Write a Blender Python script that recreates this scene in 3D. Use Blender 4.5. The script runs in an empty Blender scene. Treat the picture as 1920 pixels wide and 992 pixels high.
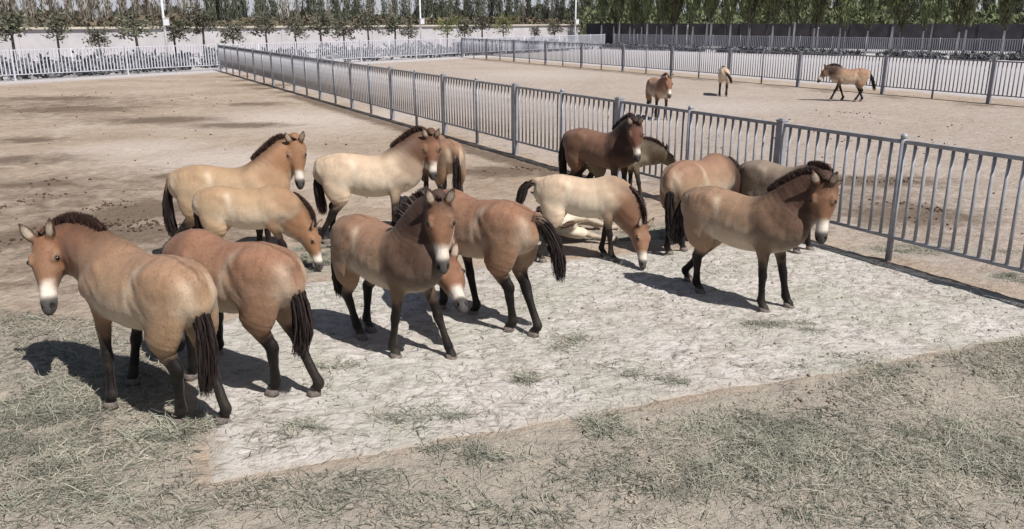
import bpy, math, random
import numpy as np
from mathutils import Matrix, Vector

sc = bpy.context.scene
random.seed(7)
RNG = np.random.default_rng(11)
PI = math.pi

# ------------------------------------------------------------------ camera
CAM_H, FOC, PITCH = 3.0, 1543.0, math.radians(16.5)
cam_data = bpy.data.cameras.new('camera')
cam = bpy.data.objects.new('camera', cam_data)
sc.collection.objects.link(cam)
cam.location = (0, 0, CAM_H)
cam.rotation_euler = (PI / 2 - PITCH, 0, 0)
cam_data.sensor_fit = 'HORIZONTAL'
cam_data.sensor_width = 36.0
cam_data.lens = FOC / 1920 * 36.0
cam_data.clip_start = 0.1
cam_data.clip_end = 6000
sc.camera = cam

# ------------------------------------------------------------------ light
SUN_EL = math.radians(54)
SHADOW_AZ = math.radians(180 - 46)          # direction in which shadows fall, from +X
sdir = Vector((math.cos(SHADOW_AZ) * math.cos(SUN_EL), math.sin(SHADOW_AZ) * math.cos(SUN_EL), -math.sin(SUN_EL)))
sun_d = bpy.data.lights.new('sun', 'SUN')
sun_d.energy = 5.0
sun_d.angle = math.radians(0.5)
sun_d.color = (1.0, 0.95, 0.9)
sun = bpy.data.objects.new('sun', sun_d)
sc.collection.objects.link(sun)
sun.rotation_euler = sdir.to_track_quat('-Z', 'Y').to_euler()
sun.location = (8, -8, 20)

world = bpy.data.worlds.new('World')
sc.world = world
world.use_nodes = True
wn = world.node_tree
bg = wn.nodes['Background']
sky = wn.nodes.new('ShaderNodeTexSky')
sky.sky_type = 'NISHITA'
sky.sun_disc = False
sky.sun_elevation = SUN_EL
tosun = -sdir
sky.sun_rotation = math.atan2(tosun.x, tosun.y)
sky.dust_density = 1.5
sky.air_density = 1.0
sky.ozone_density = 1.0
# a pale haze band low over the horizon, the same all the way round
wtc = wn.nodes.new('ShaderNodeTexCoord'); wsx = wn.nodes.new('ShaderNodeSeparateXYZ'); wmr = wn.nodes.new('ShaderNodeMapRange'); wmx = wn.nodes.new('ShaderNodeMix')
wn.links.new(wtc.outputs['Generated'], wsx.inputs[0]); wn.links.new(wsx.outputs['Z'], wmr.inputs[0])
wmr.interpolation_type = 'SMOOTHSTEP'
for i_, v_ in enumerate((0.0, 0.22, 0.92, 0.0)): wmr.inputs[i_ + 1].default_value = v_
wmx.data_type = 'RGBA'
wn.links.new(wmr.outputs[0], wmx.inputs[0]); wn.links.new(sky.outputs['Color'], wmx.inputs[6])
wmx.inputs[7].default_value = (10.0, 10.3, 11.2, 1)
wn.links.new(wmx.outputs[2], bg.inputs['Color'])
bg.inputs['Strength'].default_value = 0.050

sc.view_settings.view_transform = 'Standard'
sc.view_settings.look = 'None'
sc.view_settings.exposure = 0.20
sc.view_settings.gamma = 1.0
sc.view_settings.use_curve_mapping = False

# ------------------------------------------------------------------ helpers
def ray(u, v):
    a = (u - 960) / FOC
    b = -(v - 496) / FOC
    return np.array([a, math.cos(PITCH) + b * math.sin(PITCH), -math.sin(PITCH) + b * math.cos(PITCH)])

def at(u, v, z=0.0):
    d = ray(u, v)
    t = (z - CAM_H) / d[2]
    return np.array([0, 0, CAM_H]) + t * d

def proj(p):
    x, y, z = p[0], p[1], p[2] - CAM_H
    zc = y * math.cos(PITCH) - z * math.sin(PITCH)
    yc = y * math.sin(PITCH) + z * math.cos(PITCH)
    return 960 + FOC * x / zc, 496 - FOC * yc / zc

def unit(v):
    v = np.asarray(v, float)
    return v / (np.linalg.norm(v) + 1e-9)

def link(o, parent=None):
    sc.collection.objects.link(o)
    if parent is not None:
        o.parent = parent
    return o

def tag(o, label=None, cat=None, group=None, kind=None):
    if label: o['label'] = label
    if cat: o['category'] = cat
    if group: o['group'] = group
    if kind: o['kind'] = kind
    return o

def empty(name, loc=(0, 0, 0), rz=0.0):
    o = bpy.data.objects.new(name, None)
    o.empty_display_size = 0.2
    o.location = loc
    o.rotation_euler = (0, 0, rz)
    return link(o)

def mesh_arrays(name, verts, quads=None, tris=None, smooth=True, col=None, mat=None):
    me = bpy.data.meshes.new(name)
    verts = np.ascontiguousarray(verts, dtype=np.float32)
    parts, sizes = [], []
    if quads is not None and len(quads):
        q = np.asarray(quads, dtype=np.int32); parts.append(q.ravel()); sizes.append(np.full(len(q), 4, np.int32))
    if tris is not None and len(tris):
        t = np.asarray(tris, dtype=np.int32); parts.append(t.ravel()); sizes.append(np.full(len(t), 3, np.int32))
    loops = np.concatenate(parts); sz = np.concatenate(sizes)
    me.vertices.add(len(verts)); me.vertices.foreach_set('co', verts.ravel())
    me.loops.add(len(loops)); me.loops.foreach_set('vertex_index', loops)
    me.polygons.add(len(sz))
    starts = np.concatenate([[0], np.cumsum(sz)[:-1]]).astype(np.int32)
    me.polygons.foreach_set('loop_start', starts)
    me.polygons.foreach_set('loop_total', sz)
    me.polygons.foreach_set('use_smooth', np.full(len(sz), bool(smooth)))
    me.update(calc_edges=True)
    me.validate()
    if col is not None:
        a = me.color_attributes.new('coat', 'FLOAT_COLOR', 'POINT')
        c = np.ones((len(verts), 4), np.float32); c[:, :3] = col
        a.data.foreach_set('color', c.ravel())
    if mat is not None:
        me.materials.append(mat)
    return me

def obj(name, me, parent=None):
    return link(bpy.data.objects.new(name, me), parent)

class MB:
    """collects simple shapes, then links them as one mesh object"""
    def __init__(s): s.v = []; s.q = []; s.t = []; s.n = 0
    def add(s, v, q=None, t=None):
        v = np.asarray(v, float)
        if q is not None: s.q += [tuple(int(i) + s.n for i in f) for f in q]
        if t is not None: s.t += [tuple(int(i) + s.n for i in f) for f in t]
        s.v.append(v); s.n += len(v)
    def box(s, c, size, M=None):
        hx, hy, hz = [d / 2 for d in size]
        v = np.array([[x, y, z] for x in (-hx, hx) for y in (-hy, hy) for z in (-hz, hz)])
        if M is not None: v = v @ np.array(M).T
        v = v + np.array(c)
        s.add(v, q=[(0, 1, 3, 2), (4, 6, 7, 5), (0, 4, 5, 1), (2, 3, 7, 6), (0, 2, 6, 4), (1, 5, 7, 3)])
    def tube(s, pts, rad, n=6, cap=True):
        pts = np.asarray(pts, float); m = len(pts)
        rad = np.broadcast_to(np.asarray(rad, float), (m,))
        vs = []
        for i in range(m):
            t = unit(pts[min(i + 1, m - 1)] - pts[max(i - 1, 0)])
            ref = np.array([1.0, 0, 0]) if abs(t[0]) < 0.8 else np.array([0, 1.0, 0])
            a = unit(np.cross(t, ref)); b = np.cross(t, a)
            for k in range(n):
                th = 2 * PI * k / n
                vs.append(pts[i] + rad[i] * (math.cos(th) * a + math.sin(th) * b))
        q = []
        for i in range(m - 1):
            for k in range(n):
                q.append((i * n + k, i * n + (k + 1) % n, (i + 1) * n + (k + 1) % n, (i + 1) * n + k))
        t = []
        if cap:
            for i, sg in ((0, -1), (m - 1, 1)):
                for k in range(1, n - 1):
                    t.append((i * n, i * n + k, i * n + k + 1) if sg > 0 else (i * n, i * n + k + 1, i * n + k))
        s.add(np.array(vs), q=q, t=t)
    def mesh(s, name, mat, smooth=False):
        return mesh_arrays(name, np.concatenate(s.v), s.q or None, s.t or None, smooth, None, mat)
    def build(s, name, mat, parent=None, smooth=False):
        return obj(name, s.mesh(name, mat, smooth), parent)

# ------------------------------------------------------------------ materials
def newmat(name, rough=0.8, spec=0.3):
    m = bpy.data.materials.new(name)
    m.use_nodes = True
    nt = m.node_tree
    b = nt.nodes['Principled BSDF']
    b.inputs['Roughness'].default_value = rough
    b.inputs['Specular IOR Level'].default_value = spec
    return m, nt, b

def N(nt, typ, **kw):
    n = nt.nodes.new(typ)
    for k, v in kw.items():
        setattr(n, k, v)
    return n

def noise(nt, vec, scale, detail=4, rough=0.6, dist=0.0):
    n = N(nt, 'ShaderNodeTexNoise')
    n.inputs['Scale'].default_value = scale
    n.inputs['Detail'].default_value = detail
    n.inputs['Roughness'].default_value = rough
    n.inputs['Distortion'].default_value = dist
    if vec is not None: nt.links.new(vec, n.inputs['Vector'])
    return n.outputs['Fac']

def ramp(nt, fac, stops):
    r = N(nt, 'ShaderNodeValToRGB')
    el = r.color_ramp.elements
    while len(el) < len(stops): el.new(0.5)
    for e, (p, c) in zip(el, stops):
        e.position = p
        e.color = (*c, 1) if len(c) == 3 else c
    nt.links.new(fac, r.inputs['Fac'])
    return r.outputs['Color']

def mixc(nt, fac, a, b, mode='MIX'):
    m = N(nt, 'ShaderNodeMix', data_type='RGBA', blend_type=mode)
    for sock, val in ((m.inputs[0], fac), (m.inputs[6], a), (m.inputs[7], b)):
        if isinstance(val, (int, float)): sock.default_value = val
        elif isinstance(val, tuple): sock.default_value = (*val, 1)
        else: nt.links.new(val, sock)
    return m.outputs[2]

def math_n(nt, op, a, b=None, clamp=False):
    m = N(nt, 'ShaderNodeMath', operation=op, use_clamp=clamp)
    for i, val in enumerate((a, b)):
        if val is None: continue
        if isinstance(val, (int, float)): m.inputs[i].default_value = val
        else: nt.links.new(val, m.inputs[i])
    return m.outputs[0]

def mapr(nt, v, a, b, c=0.0, d=1.0):
    m = N(nt, 'ShaderNodeMapRange')
    m.inputs[1].default_value = a; m.inputs[2].default_value = b
    m.inputs[3].default_value = c; m.inputs[4].default_value = d
    nt.links.new(v, m.inputs[0])
    return m.outputs[0]

def bump(nt, bsdf, h, strength=0.4, dist=0.02):
    b = N(nt, 'ShaderNodeBump')
    b.inputs['Strength'].default_value = strength
    b.inputs['Distance'].default_value = dist
    nt.links.new(h, b.inputs['Height'])
    nt.links.new(b.outputs['Normal'], bsdf.inputs['Normal'])

def simple_mat(name, col, rough=0.6, spec=0.4, var=0.25, scale=6.0, rnd=0.0):
    m, nt, b = newmat(name, rough, spec)
    tc = N(nt, 'ShaderNodeTexCoord').outputs['Object']
    f = noise(nt, tc, scale)
    lo = tuple(c * (1 - var) for c in col); hi = tuple(min(1, c * (1 + var)) for c in col)
    c = ramp(nt, f, [(0.3, lo), (0.7, hi)])
    if rnd:
        oi = N(nt, 'ShaderNodeObjectInfo').outputs['Random']
        v = mapr(nt, oi, 0, 1, 1 - rnd, 1 + rnd)
        hs = N(nt, 'ShaderNodeHueSaturation')
        nt.links.new(v, hs.inputs['Value']); nt.links.new(c, hs.inputs['Color'])
        hshift = mapr(nt, oi, 0, 1, 0.47, 0.53)
        nt.links.new(hshift, hs.inputs['Hue'])
        c = hs.outputs['Color']
    nt.links.new(c, b.inputs['Base Color'])
    return m

M = {}
M['fence'] = simple_mat('fence_paint', (0.290, 0.295, 0.320), 0.38, 0.5, 0.25, 5)
M['fence_far'] = simple_mat('fence_far_paint', (0.22, 0.225, 0.265), 0.42, 0.5, 0.2, 4)
M['fence_white'] = simple_mat('fence_white_paint', (0.52, 0.53, 0.59), 0.45, 0.5, 0.12, 4)
M['white_metal'] = simple_mat('white_metal', (0.8, 0.8, 0.82), 0.4, 0.5, 0.06, 3)
M['wall_white'] = simple_mat('wall_render', (0.45, 0.435, 0.45), 0.9, 0.2, 0.12, 0.6)
M['wall_cap'] = simple_mat('wall_coping', (0.50, 0.46, 0.385), 0.9, 0.2, 0.15, 1.5)
M['net'] = simple_mat('shade_net', (0.058, 0.054, 0.064), 0.9, 0.2, 0.35, 0.8)
M['bark'] = simple_mat('bark', (0.10, 0.085, 0.07), 0.9, 0.2, 0.3, 3, 0.25)
M['bark_pale'] = simple_mat('bark_pale', (0.36, 0.335, 0.30), 0.9, 0.2, 0.35, 2, 0.35)
M['whitewash'] = simple_mat('whitewash', (0.72, 0.70, 0.68), 0.9, 0.2, 0.12, 3)
M['leaf_poplar'] = simple_mat('leaf_poplar', (0.170, 0.190, 0.092), 0.75, 0.25, 0.55, 0.9, 0.4)
M['leaf_dark'] = simple_mat('leaf_dark', (0.080, 0.092, 0.062), 0.8, 0.2, 0.45, 0.8, 0.35)
M['leaf_young'] = simple_mat('leaf_young', (0.120, 0.122, 0.086), 0.8, 0.2, 0.4, 1.2, 0.3)
M['leaf_brown'] = simple_mat('leaf_brown', (0.125, 0.10, 0.072), 0.9, 0.2, 0.45, 0.5, 0.2)
M['hoof'] = simple_mat('hoof_horn', (0.15, 0.125, 0.11), 0.7, 0.3, 0.4, 30)
M['dung'] = simple_mat('dung', (0.085, 0.062, 0.045), 0.95, 0.1, 0.5, 4)
M['hay_green'] = simple_mat('hay_green', (0.275, 0.278, 0.222), 0.85, 0.2, 0.45, 1.5)
M['hay_dark'] = simple_mat('hay_dark', (0.135, 0.138, 0.108), 0.9, 0.2, 0.4, 2)
M['hay_straw'] = simple_mat('hay_straw', (0.40, 0.37, 0.30), 0.85, 0.2, 0.35, 2)

def coat_mat():
    m, nt, b = newmat('horse_coat', 0.6, 0.22)
    a = N(nt, 'ShaderNodeVertexColor', layer_name='coat').outputs['Color']
    tc = N(nt, 'ShaderNodeTexCoord').outputs['Object']
    mp = N(nt, 'ShaderNodeMapping'); mp.inputs['Scale'].default_value = (1.0, 1.0, 0.6)
    nt.links.new(tc, mp.inputs['Vector'])
    n1 = noise(nt, mp.outputs['Vector'], 6, 4, 0.6, 0.6)
    n2 = noise(nt, mp.outputs['Vector'], 70, 3, 0.7)
    n3 = noise(nt, mp.outputs['Vector'], 240, 2, 0.6)
    v1 = mapr(nt, n1, 0.25, 0.75, 0.86, 1.14)
    v2 = mapr(nt, n2, 0.25, 0.75, 0.90, 1.10)
    v3 = mapr(nt, n3, 0.3, 0.7, 0.86, 1.14)
    v = math_n(nt, 'MULTIPLY', math_n(nt, 'MULTIPLY', v1, v2), v3)
    hs = N(nt, 'ShaderNodeHueSaturation')
    nt.links.new(a, hs.inputs['Color']); nt.links.new(v, hs.inputs['Value'])
    # dust: a dry, paler film in patches
    dn = noise(nt, tc, 3.2, 5, 0.65, 0.4)
    df = mapr(nt, dn, 0.50, 0.75, 0.0, 0.09)
    c = mixc(nt, df, hs.outputs['Color'], (0.42, 0.35, 0.27))
    nt.links.new(c, b.inputs['Base Color'])
    b.inputs['Sheen Weight'].default_value = 0.08
    b.inputs['Sheen Roughness'].default_value = 0.4
    rr = mapr(nt, n1, 0.3, 0.7, 0.52, 0.70)
    nt.links.new(rr, b.inputs['Roughness'])
    bump(nt, b, math_n(nt, 'ADD', n2, math_n(nt, 'MULTIPLY', n3, 0.6)), 0.40, 0.010)
    return m
M['coat'] = coat_mat()

def hair_mat(name, col, tip):
    m, nt, b = newmat(name, 0.5, 0.35)
    tc = N(nt, 'ShaderNodeTexCoord').outputs['Object']
    f = noise(nt, tc, 170, 3, 0.7)
    nt.links.new(ramp(nt, f, [(0.3, col), (0.72, tip)]), b.inputs['Base Color'])
    return m
M['hair'] = hair_mat('horse_hair', (0.010, 0.008, 0.009), (0.045, 0.030, 0.026))
M['hair_mane'] = hair_mat('mane_hair', (0.016, 0.010, 0.009), (0.075, 0.040, 0.030))
M['hair_light'] = hair_mat('light_hair', (0.07, 0.045, 0.032), (0.24, 0.16, 0.11))
m_, nt_, b_ = newmat('eye', 0.12, 0.6)
b_.inputs['Base Color'].default_value = (0.008, 0.006, 0.005, 1)
M['eye'] = m_

# ------------------------------------------------------------------ loft SDF
class Loft:
    """generalised cone: rows of (x,y,z, half width, half height up, half height down) with a side vector per row"""
    def __init__(s, rows, sides, tag_, k=0.05, res=3):
        rows = np.asarray(rows, float); sides = np.asarray(sides, float)
        if sides.ndim == 1: sides = np.repeat(sides[None], len(rows), 0)
        n = len(rows)
        if res > 1 and n > 2:
            out, so, par = [], [], []
            for i in range(n - 1):
                p0 = rows[max(i - 1, 0)]; p1 = rows[i]; p2 = rows[i + 1]; p3 = rows[min(i + 2, n - 1)]
                for j in range(res):
                    t = j / res
                    m1 = (p2 - p0) * 0.5; m2 = (p3 - p1) * 0.5
                    h = (2*t**3-3*t**2+1)*p1 + (t**3-2*t**2+t)*m1 + (-2*t**3+3*t**2)*p2 + (t**3-t**2)*m2
                    out.append(h); so.append(sides[i] * (1 - t) + sides[i + 1] * t); par.append(i + t)
            out.append(rows[-1]); so.append(sides[-1]); par.append(n - 1)
            rows, sides, par = np.array(out), np.array(so), np.array(par)
        else:
            par = np.arange(n).astype(float)
        rows[:, 3:] = np.maximum(rows[:, 3:], 0.004)
        s.r, s.par, s.tag, s.k = rows, par, tag_, k
        s.seg = []
        for i in range(len(rows) - 1):
            p0, p1 = rows[i, :3], rows[i + 1, :3]
            ax = p1 - p0; L = np.linalg.norm(ax) + 1e-6; ax = ax / L
            sd = sides[i] + sides[i + 1]
            sd = sd - ax * (sd @ ax); sd = unit(sd)
            up = np.cross(ax, sd)
            mr = max(rows[i, 3:].max(), rows[i + 1, 3:].max())
            lo = np.minimum(p0, p1) - mr; hi = np.maximum(p0, p1) + mr
            s.seg.append((p0, ax, L, sd, up, rows[i, 3:], rows[i + 1, 3:], lo, hi, par[i], par[i + 1]))
        s.lo = np.min([g[7] for g in s.seg], 0); s.hi = np.max([g[8] for g in s.seg], 0)

    @staticmethod
    def ev(g, X, Y, Z):
        p0, ax, L, sd, up, a0, a1 = g[:7]
        dx, dy, dz = X - p0[0], Y - p0[1], Z - p0[2]
        al = dx * ax[0] + dy * ax[1] + dz * ax[2]
        t = np.clip(al / L, 0, 1)
        va = dx * sd[0] + dy * sd[1] + dz * sd[2]
        vb = dx * up[0] + dy * up[1] + dz * up[2]
        vx = al - t * L
        a = a0[0] + (a1[0] - a0[0]) * t
        b = np.where(vb > 0, a0[1] + (a1[1] - a0[1]) * t, a0[2] + (a1[2] - a0[2]) * t)
        mn = np.minimum(a, b)
        r = np.sqrt(va * va + vb * vb + vx * vx) + 1e-5
        q = np.sqrt((va / a) ** 2 + (vb / b) ** 2 + (vx / mn) ** 2) + 1e-5
        return r - r / q, t, va, vb, a, b

def smin(a, b, k):
    h = np.maximum(k - np.abs(a - b), 0) / k
    return np.minimum(a, b) - h * h * k * 0.25

def surface_nets(F, org, vox):
    nx, ny, nz = F.shape
    ins = F < 0
    c = np.zeros((nx - 1, ny - 1, nz - 1), np.int8)
    for i in (0, 1):
        for j in (0, 1):
            for k in (0, 1):
                c += ins[i:nx - 1 + i, j:ny - 1 + j, k:nz - 1 + k]
    act = (c > 0) & (c < 8)
    I, J, K = np.nonzero(act)
    idx = np.full(c.shape, -1, np.int32); idx[I, J, K] = np.arange(len(I))
    pos = np.zeros((len(I), 3)); cnt = np.zeros(len(I))
    cor = [(i, j, k) for i in (0, 1) for j in (0, 1) for k in (0, 1)]
    fv = {o: F[I + o[0], J + o[1], K + o[2]] for o in cor}
    for a in cor:
        for d in range(3):
            if a[d] == 0:
                b = list(a); b[d] = 1; b = tuple(b)
                fa, fb = fv[a], fv[b]
                x = (fa < 0) != (fb < 0)
                t = np.where(x, fa / np.where(x, fa - fb, 1), 0)
                p = np.repeat(np.array(a, float)[None], len(I), 0); p[:, d] += t
                pos += p * x[:, None]; cnt += x
    pos = pos / cnt[:, None]
    V = (np.stack([I, J, K], 1) + pos) * vox + org
    quads = []
    for d in range(3):
        e = [slice(1, -1)] * 3; e[d] = slice(0, -1)
        f = list(e); f[d] = slice(1, None)
        s0 = ins[tuple(e)]; s1 = ins[tuple(f)]
        A = np.stack(np.nonzero(s0 != s1), 1)
        if not len(A): continue
        fl = s0[A[:, 0], A[:, 1], A[:, 2]]
        off = np.ones(3, int); off[d] = 0
        A = A + off
        u, w = [(1, 2), (2, 0), (0, 1)][d]
        def cell(du, dw):
            B = A.copy(); B[:, u] += du; B[:, w] += dw
            return idx[B[:, 0], B[:, 1], B[:, 2]]
        q = np.stack([cell(-1, -1), cell(0, -1), cell(0, 0), cell(-1, 0)], 1)
        q[~fl] = q[~fl][:, ::-1]
        quads.append(q)
    return V, np.concatenate(quads)

# ------------------------------------------------------------------ the horse
PAL = {
    'dun':   dict(top=(0.37, 0.220, 0.145), side=(0.42, 0.270, 0.172), belly=(0.62, 0.52, 0.43), neck=(0.29, 0.135, 0.080), head=(0.28, 0.145, 0.086), leg=(0.0105, 0.0075, 0.0075)),
    'dunk':  dict(top=(0.37, 0.230, 0.155), side=(0.40, 0.260, 0.178), belly=(0.60, 0.50, 0.41), neck=(0.085, 0.042, 0.030), head=(0.26, 0.130, 0.078), leg=(0.0105, 0.0075, 0.0075)),  # neck dark of itself, deepened further as painted shade
    'bay':   dict(top=(0.33, 0.185, 0.125), side=(0.38, 0.238, 0.160), belly=(0.60, 0.50, 0.41), neck=(0.065, 0.034, 0.026), head=(0.26, 0.130, 0.078), leg=(0.0105, 0.0075, 0.0075)),  # dark neck coat, blackened more by shade painted into it
    'red':   dict(top=(0.33, 0.170, 0.110), side=(0.355, 0.205, 0.135), belly=(0.58, 0.48, 0.40), neck=(0.26, 0.115, 0.072), head=(0.26, 0.128, 0.078), leg=(0.0105, 0.0075, 0.0075)),
    'brown': dict(top=(0.22, 0.115, 0.08), side=(0.20, 0.105, 0.073), belly=(0.20, 0.13, 0.10), neck=(0.038, 0.020, 0.018), head=(0.19, 0.085, 0.06), leg=(0.0105, 0.0075, 0.0075)),
    'pale':  dict(top=(0.55, 0.41, 0.305), side=(0.60, 0.47, 0.365), belly=(0.63, 0.56, 0.48), neck=(0.30, 0.155, 0.095), head=(0.30, 0.160, 0.10), leg=(0.022, 0.015, 0.014)),
    'pale_shaded': dict(top=(0.55, 0.41, 0.305), side=(0.60, 0.47, 0.365), belly=(0.63, 0.56, 0.48), neck=(0.135, 0.068, 0.045), head=(0.27, 0.135, 0.085), leg=(0.0105, 0.0075, 0.0075)),  # the pale coat with neck, chest and forelegs darkened as painted shade
    'tan':   dict(top=(0.44, 0.285, 0.178), side=(0.51, 0.365, 0.245), belly=(0.61, 0.54, 0.46), neck=(0.32, 0.165, 0.09), head=(0.32, 0.165, 0.092), leg=(0.022, 0.015, 0.014)),
    'grey':  dict(top=(0.30, 0.235, 0.195), side=(0.21, 0.158, 0.130), belly=(0.38, 0.32, 0.27), neck=(0.09, 0.042, 0.033), head=(0.20, 0.095, 0.065), leg=(0.0105, 0.0075, 0.0075)),
    'foal':  dict(top=(0.58, 0.49, 0.39), side=(0.64, 0.56, 0.47), belly=(0.70, 0.65, 0.58), neck=(0.5, 0.38, 0.27), head=(0.5, 0.38, 0.27), leg=(0.46, 0.39, 0.33)),
    'olive': dict(top=(0.12, 0.085, 0.055), side=(0.22, 0.175, 0.12), belly=(0.48, 0.43, 0.33), neck=(0.075, 0.052, 0.034), head=(0.17, 0.12, 0.08), leg=(0.024, 0.017, 0.015)),
}

def lerp3(a, b, f):
    return np.asarray(a)[None] * (1 - f[:, None]) + np.asarray(b)[None] * f[:, None]

def sstep(x, a, b):
    t = np.clip((x - a) / (b - a), 0, 1)
    return t * t * (3 - 2 * t)

def ik(A, B, l1, l2, bend):
    d = B - A; L = np.linalg.norm(d)
    if L >= (l1 + l2) * 0.998:
        return A + d * (l1 / (l1 + l2))
    L = max(L, abs(l1 - l2) + 0.02)
    x = (l1 * l1 - l2 * l2 + L * L) / (2 * L)
    h = math.sqrt(max(l1 * l1 - x * x, 0))
    u = unit(d); bv = bend - u * (bend @ u)
    return A + u * x + unit(bv) * h

def build_horse(label, pos, yaw, s, pal, hooves, poll, muzzle, tail, group, vox=0.014, fat=1.0, chest=0.0, legk=1.0, hair=0, tilt=None, nstr=150, zoff=0.0, mane_h=0.86, faceup=None):
    """pos: ground point under the belly; hooves: {name: local point}; poll / muzzle: local points (s = 1 units)"""
    P = PAL[pal]
    Y = np.array([0.0, 1, 0])
    L = []
    # trunk: x, top, bottom, half width
    tr = [(-0.685, 1.06, 0.94, 0.045), (-0.645, 1.145, 0.84, 0.105), (-0.55, 1.215, 0.78, 0.165), (-0.43, 1.26, 0.74, 0.215),
          (-0.26, 1.25, 0.71, 0.232), (-0.10, 1.22, 0.655, 0.258), (0.08, 1.205, 0.630, 0.272), (0.24, 1.23, 0.645, 0.258),
          (0.38, 1.27, 0.655, 0.225), (0.50, 1.235, 0.70, 0.195), (0.60, 1.15, 0.76, 0.15), (0.66, 1.03, 0.85, 0.08)]
    rows = []
    for x, zt, zb, w in tr:
        if -0.3 < x < 0.35: zb = zb - (fat - 1) * 0.35; w = w * fat
        c = zb + (zt - zb) * 0.46
        rows.append((x, 0, c, w, zt - c, c - zb))
    L.append(Loft(rows, Y, 'trunk', 0.05, 2))
    for sg in (1, -1):
        L.append(Loft([(-0.28, sg * 0.150, 0.85, 0.08, 0.14, 0.14), (-0.37, sg * 0.130, 0.99, 0.112, 0.20, 0.20), (-0.49, sg * 0.105, 1.00, 0.104, 0.175, 0.20), (-0.585, sg * 0.092, 0.95, 0.080, 0.13, 0.17)], Y, 'haunch', 0.030, 3))
        L.append(Loft([(-0.33, sg * 0.150, 1.150, 0.035, 0.035, 0.035), (-0.25, sg * 0.165, 1.11, 0.030, 0.040, 0.040)], Y, 'haunch', 0.08, 1))
        L.append(Loft([(0.27, sg * 0.175, 1.07, 0.05, 0.10, 0.11), (0.38, sg * 0.172, 0.95, 0.085, 0.12, 0.13), (0.50, sg * 0.148, 0.90, 0.08, 0.10, 0.10)], Y, 'shoulder', 0.032, 3))
    # legs
    hoof_fr = []
    for nm in ('fl', 'fr', 'hl', 'hr'):
        sg = 1 if nm[1] == 'l' else -1
        hp = np.asarray(hooves[nm], float)
        lift = hp[2]
        if nm[0] == 'f':
            E = np.array([0.37, sg * 0.155, 0.76])
            fet = hp + np.array([-0.035, 0, 0.125])
            K = ik(E, fet, 0.34, 0.285, np.array([1.0, 0, 0.0]))
            up = np.array([0.42, sg * 0.155, 0.92])
            f = lambda a, b, t: a * (1 - t) + b * t
            rows = [(*up, 0.062, 0.085, 0.10), (*E, 0.066, 0.078, 0.092), (*f(E, K, 0.35), 0.050, 0.058, 0.062), (*f(E, K, 0.8), 0.037, 0.042, 0.042),
                    (*K, 0.040, 0.045, 0.041), (*f(K, fet, 0.22), 0.030, 0.034, 0.034), (*f(K, fet, 0.6), 0.025, 0.029, 0.031), (*f(K, fet, 0.87), 0.028, 0.031, 0.036), (*fet, 0.033, 0.036, 0.042),
                    (*f(fet, hp + np.array([0, 0, 0.05]), 0.55), 0.029, 0.031, 0.034), (*(hp + np.array([0.0, 0, 0.055])), 0.037, 0.042, 0.042), (*(hp + np.array([0.01, 0, 0.02])), 0.041, 0.048, 0.045)]
            mid = K
        else:
            St = np.array([-0.30, sg * 0.165, 0.76])
            fet = hp + np.array([-0.045, 0, 0.13])
            K = ik(St, fet, 0.36, 0.34, np.array([-1.0, 0, 0.0]))
            hip = np.array([-0.44, sg * 0.115, 1.02])
            f = lambda a, b, t: a * (1 - t) + b * t
            tm = np.array([-0.42, sg * 0.14, 0.88])
            gs = f(St, K, 0.22)
            rows = [(*hip, 0.095, 0.16, 0.16), (*(tm + np.array([-0.02, 0, -0.03])), 0.098, 0.165, 0.18), (*(gs + np.array([-0.05, 0, 0.0])), 0.086, 0.135, 0.150), (*f(St, K, 0.55), 0.056, 0.074, 0.088), (*f(St, K, 0.85), 0.037, 0.048, 0.060),
                    (*K, 0.038, 0.046, 0.06), (*f(K, fet, 0.2), 0.032, 0.038, 0.042), (*f(K, fet, 0.55), 0.026, 0.031, 0.034), (*f(K, fet, 0.87), 0.029, 0.032, 0.037), (*fet, 0.034, 0.037, 0.042),
                    (*f(fet, hp + np.array([0, 0, 0.05]), 0.55), 0.029, 0.032, 0.034), (*(hp + np.array([0.0, 0, 0.055])), 0.037, 0.042, 0.042), (*(hp + np.array([0.01, 0, 0.02])), 0.040, 0.047, 0.044)]
            mid = K
        for r_i, r_ in enumerate(rows):
            g_ = np.interp(r_i, [1, 4, 6, 9, 11], [1.03, 1.16, 1.26, 1.22, 1.10])
            rows[r_i] = tuple(r_[:3]) + tuple(q_ * g_ * legk for q_ in r_[3:])
        L.append(Loft(rows, Y, 'leg_' + nm, 0.05, 3))
        hoof_fr.append((hp, fet))
    # head frame
    poll = np.asarray(poll, float); muzzle = np.asarray(muzzle, float)
    h = unit(muzzle - poll)
    B0 = np.array([0.34, 0, 0.99])
    ref = np.array([0, 0, 1.0]) + 0.35 * unit((poll - B0) * np.array([1, 1, 0])) if faceup is None else np.asarray(faceup, float)
    n = unit(ref - h * (ref @ h)); sd = np.cross(n, h)
    A0 = poll - 0.075 * n
    prof = [(-0.07, 0.065, 0.050, 0.07), (0.0, 0.094, 0.074, 0.12), (0.08, 0.112, 0.088, 0.160), (0.16, 0.120, 0.092, 0.170), (0.23, 0.108, 0.088, 0.150), (0.31, 0.082, 0.080, 0.112),
            (0.40, 0.060, 0.068, 0.080), (0.47, 0.060, 0.064, 0.072), (0.53, 0.059, 0.057, 0.064), (0.572, 0.040, 0.036, 0.042)]
    rows = [(*(A0 + h * t - n * (0.012 + 0.02 * t)), a, b, c) for t, a, b, c in prof]
    L.append(Loft(rows, sd, 'head', 0.035, 3))
    for sg in (1, -1):   # brow and cheek
        e = A0 + h * 0.165 + sd * sg * 0.092 + n * 0.048
        L.append(Loft([(*(e - h * 0.03), 0.022, 0.022, 0.022), (*(e + h * 0.02), 0.024, 0.022, 0.022)], sd, 'head', 0.03, 1))
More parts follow.
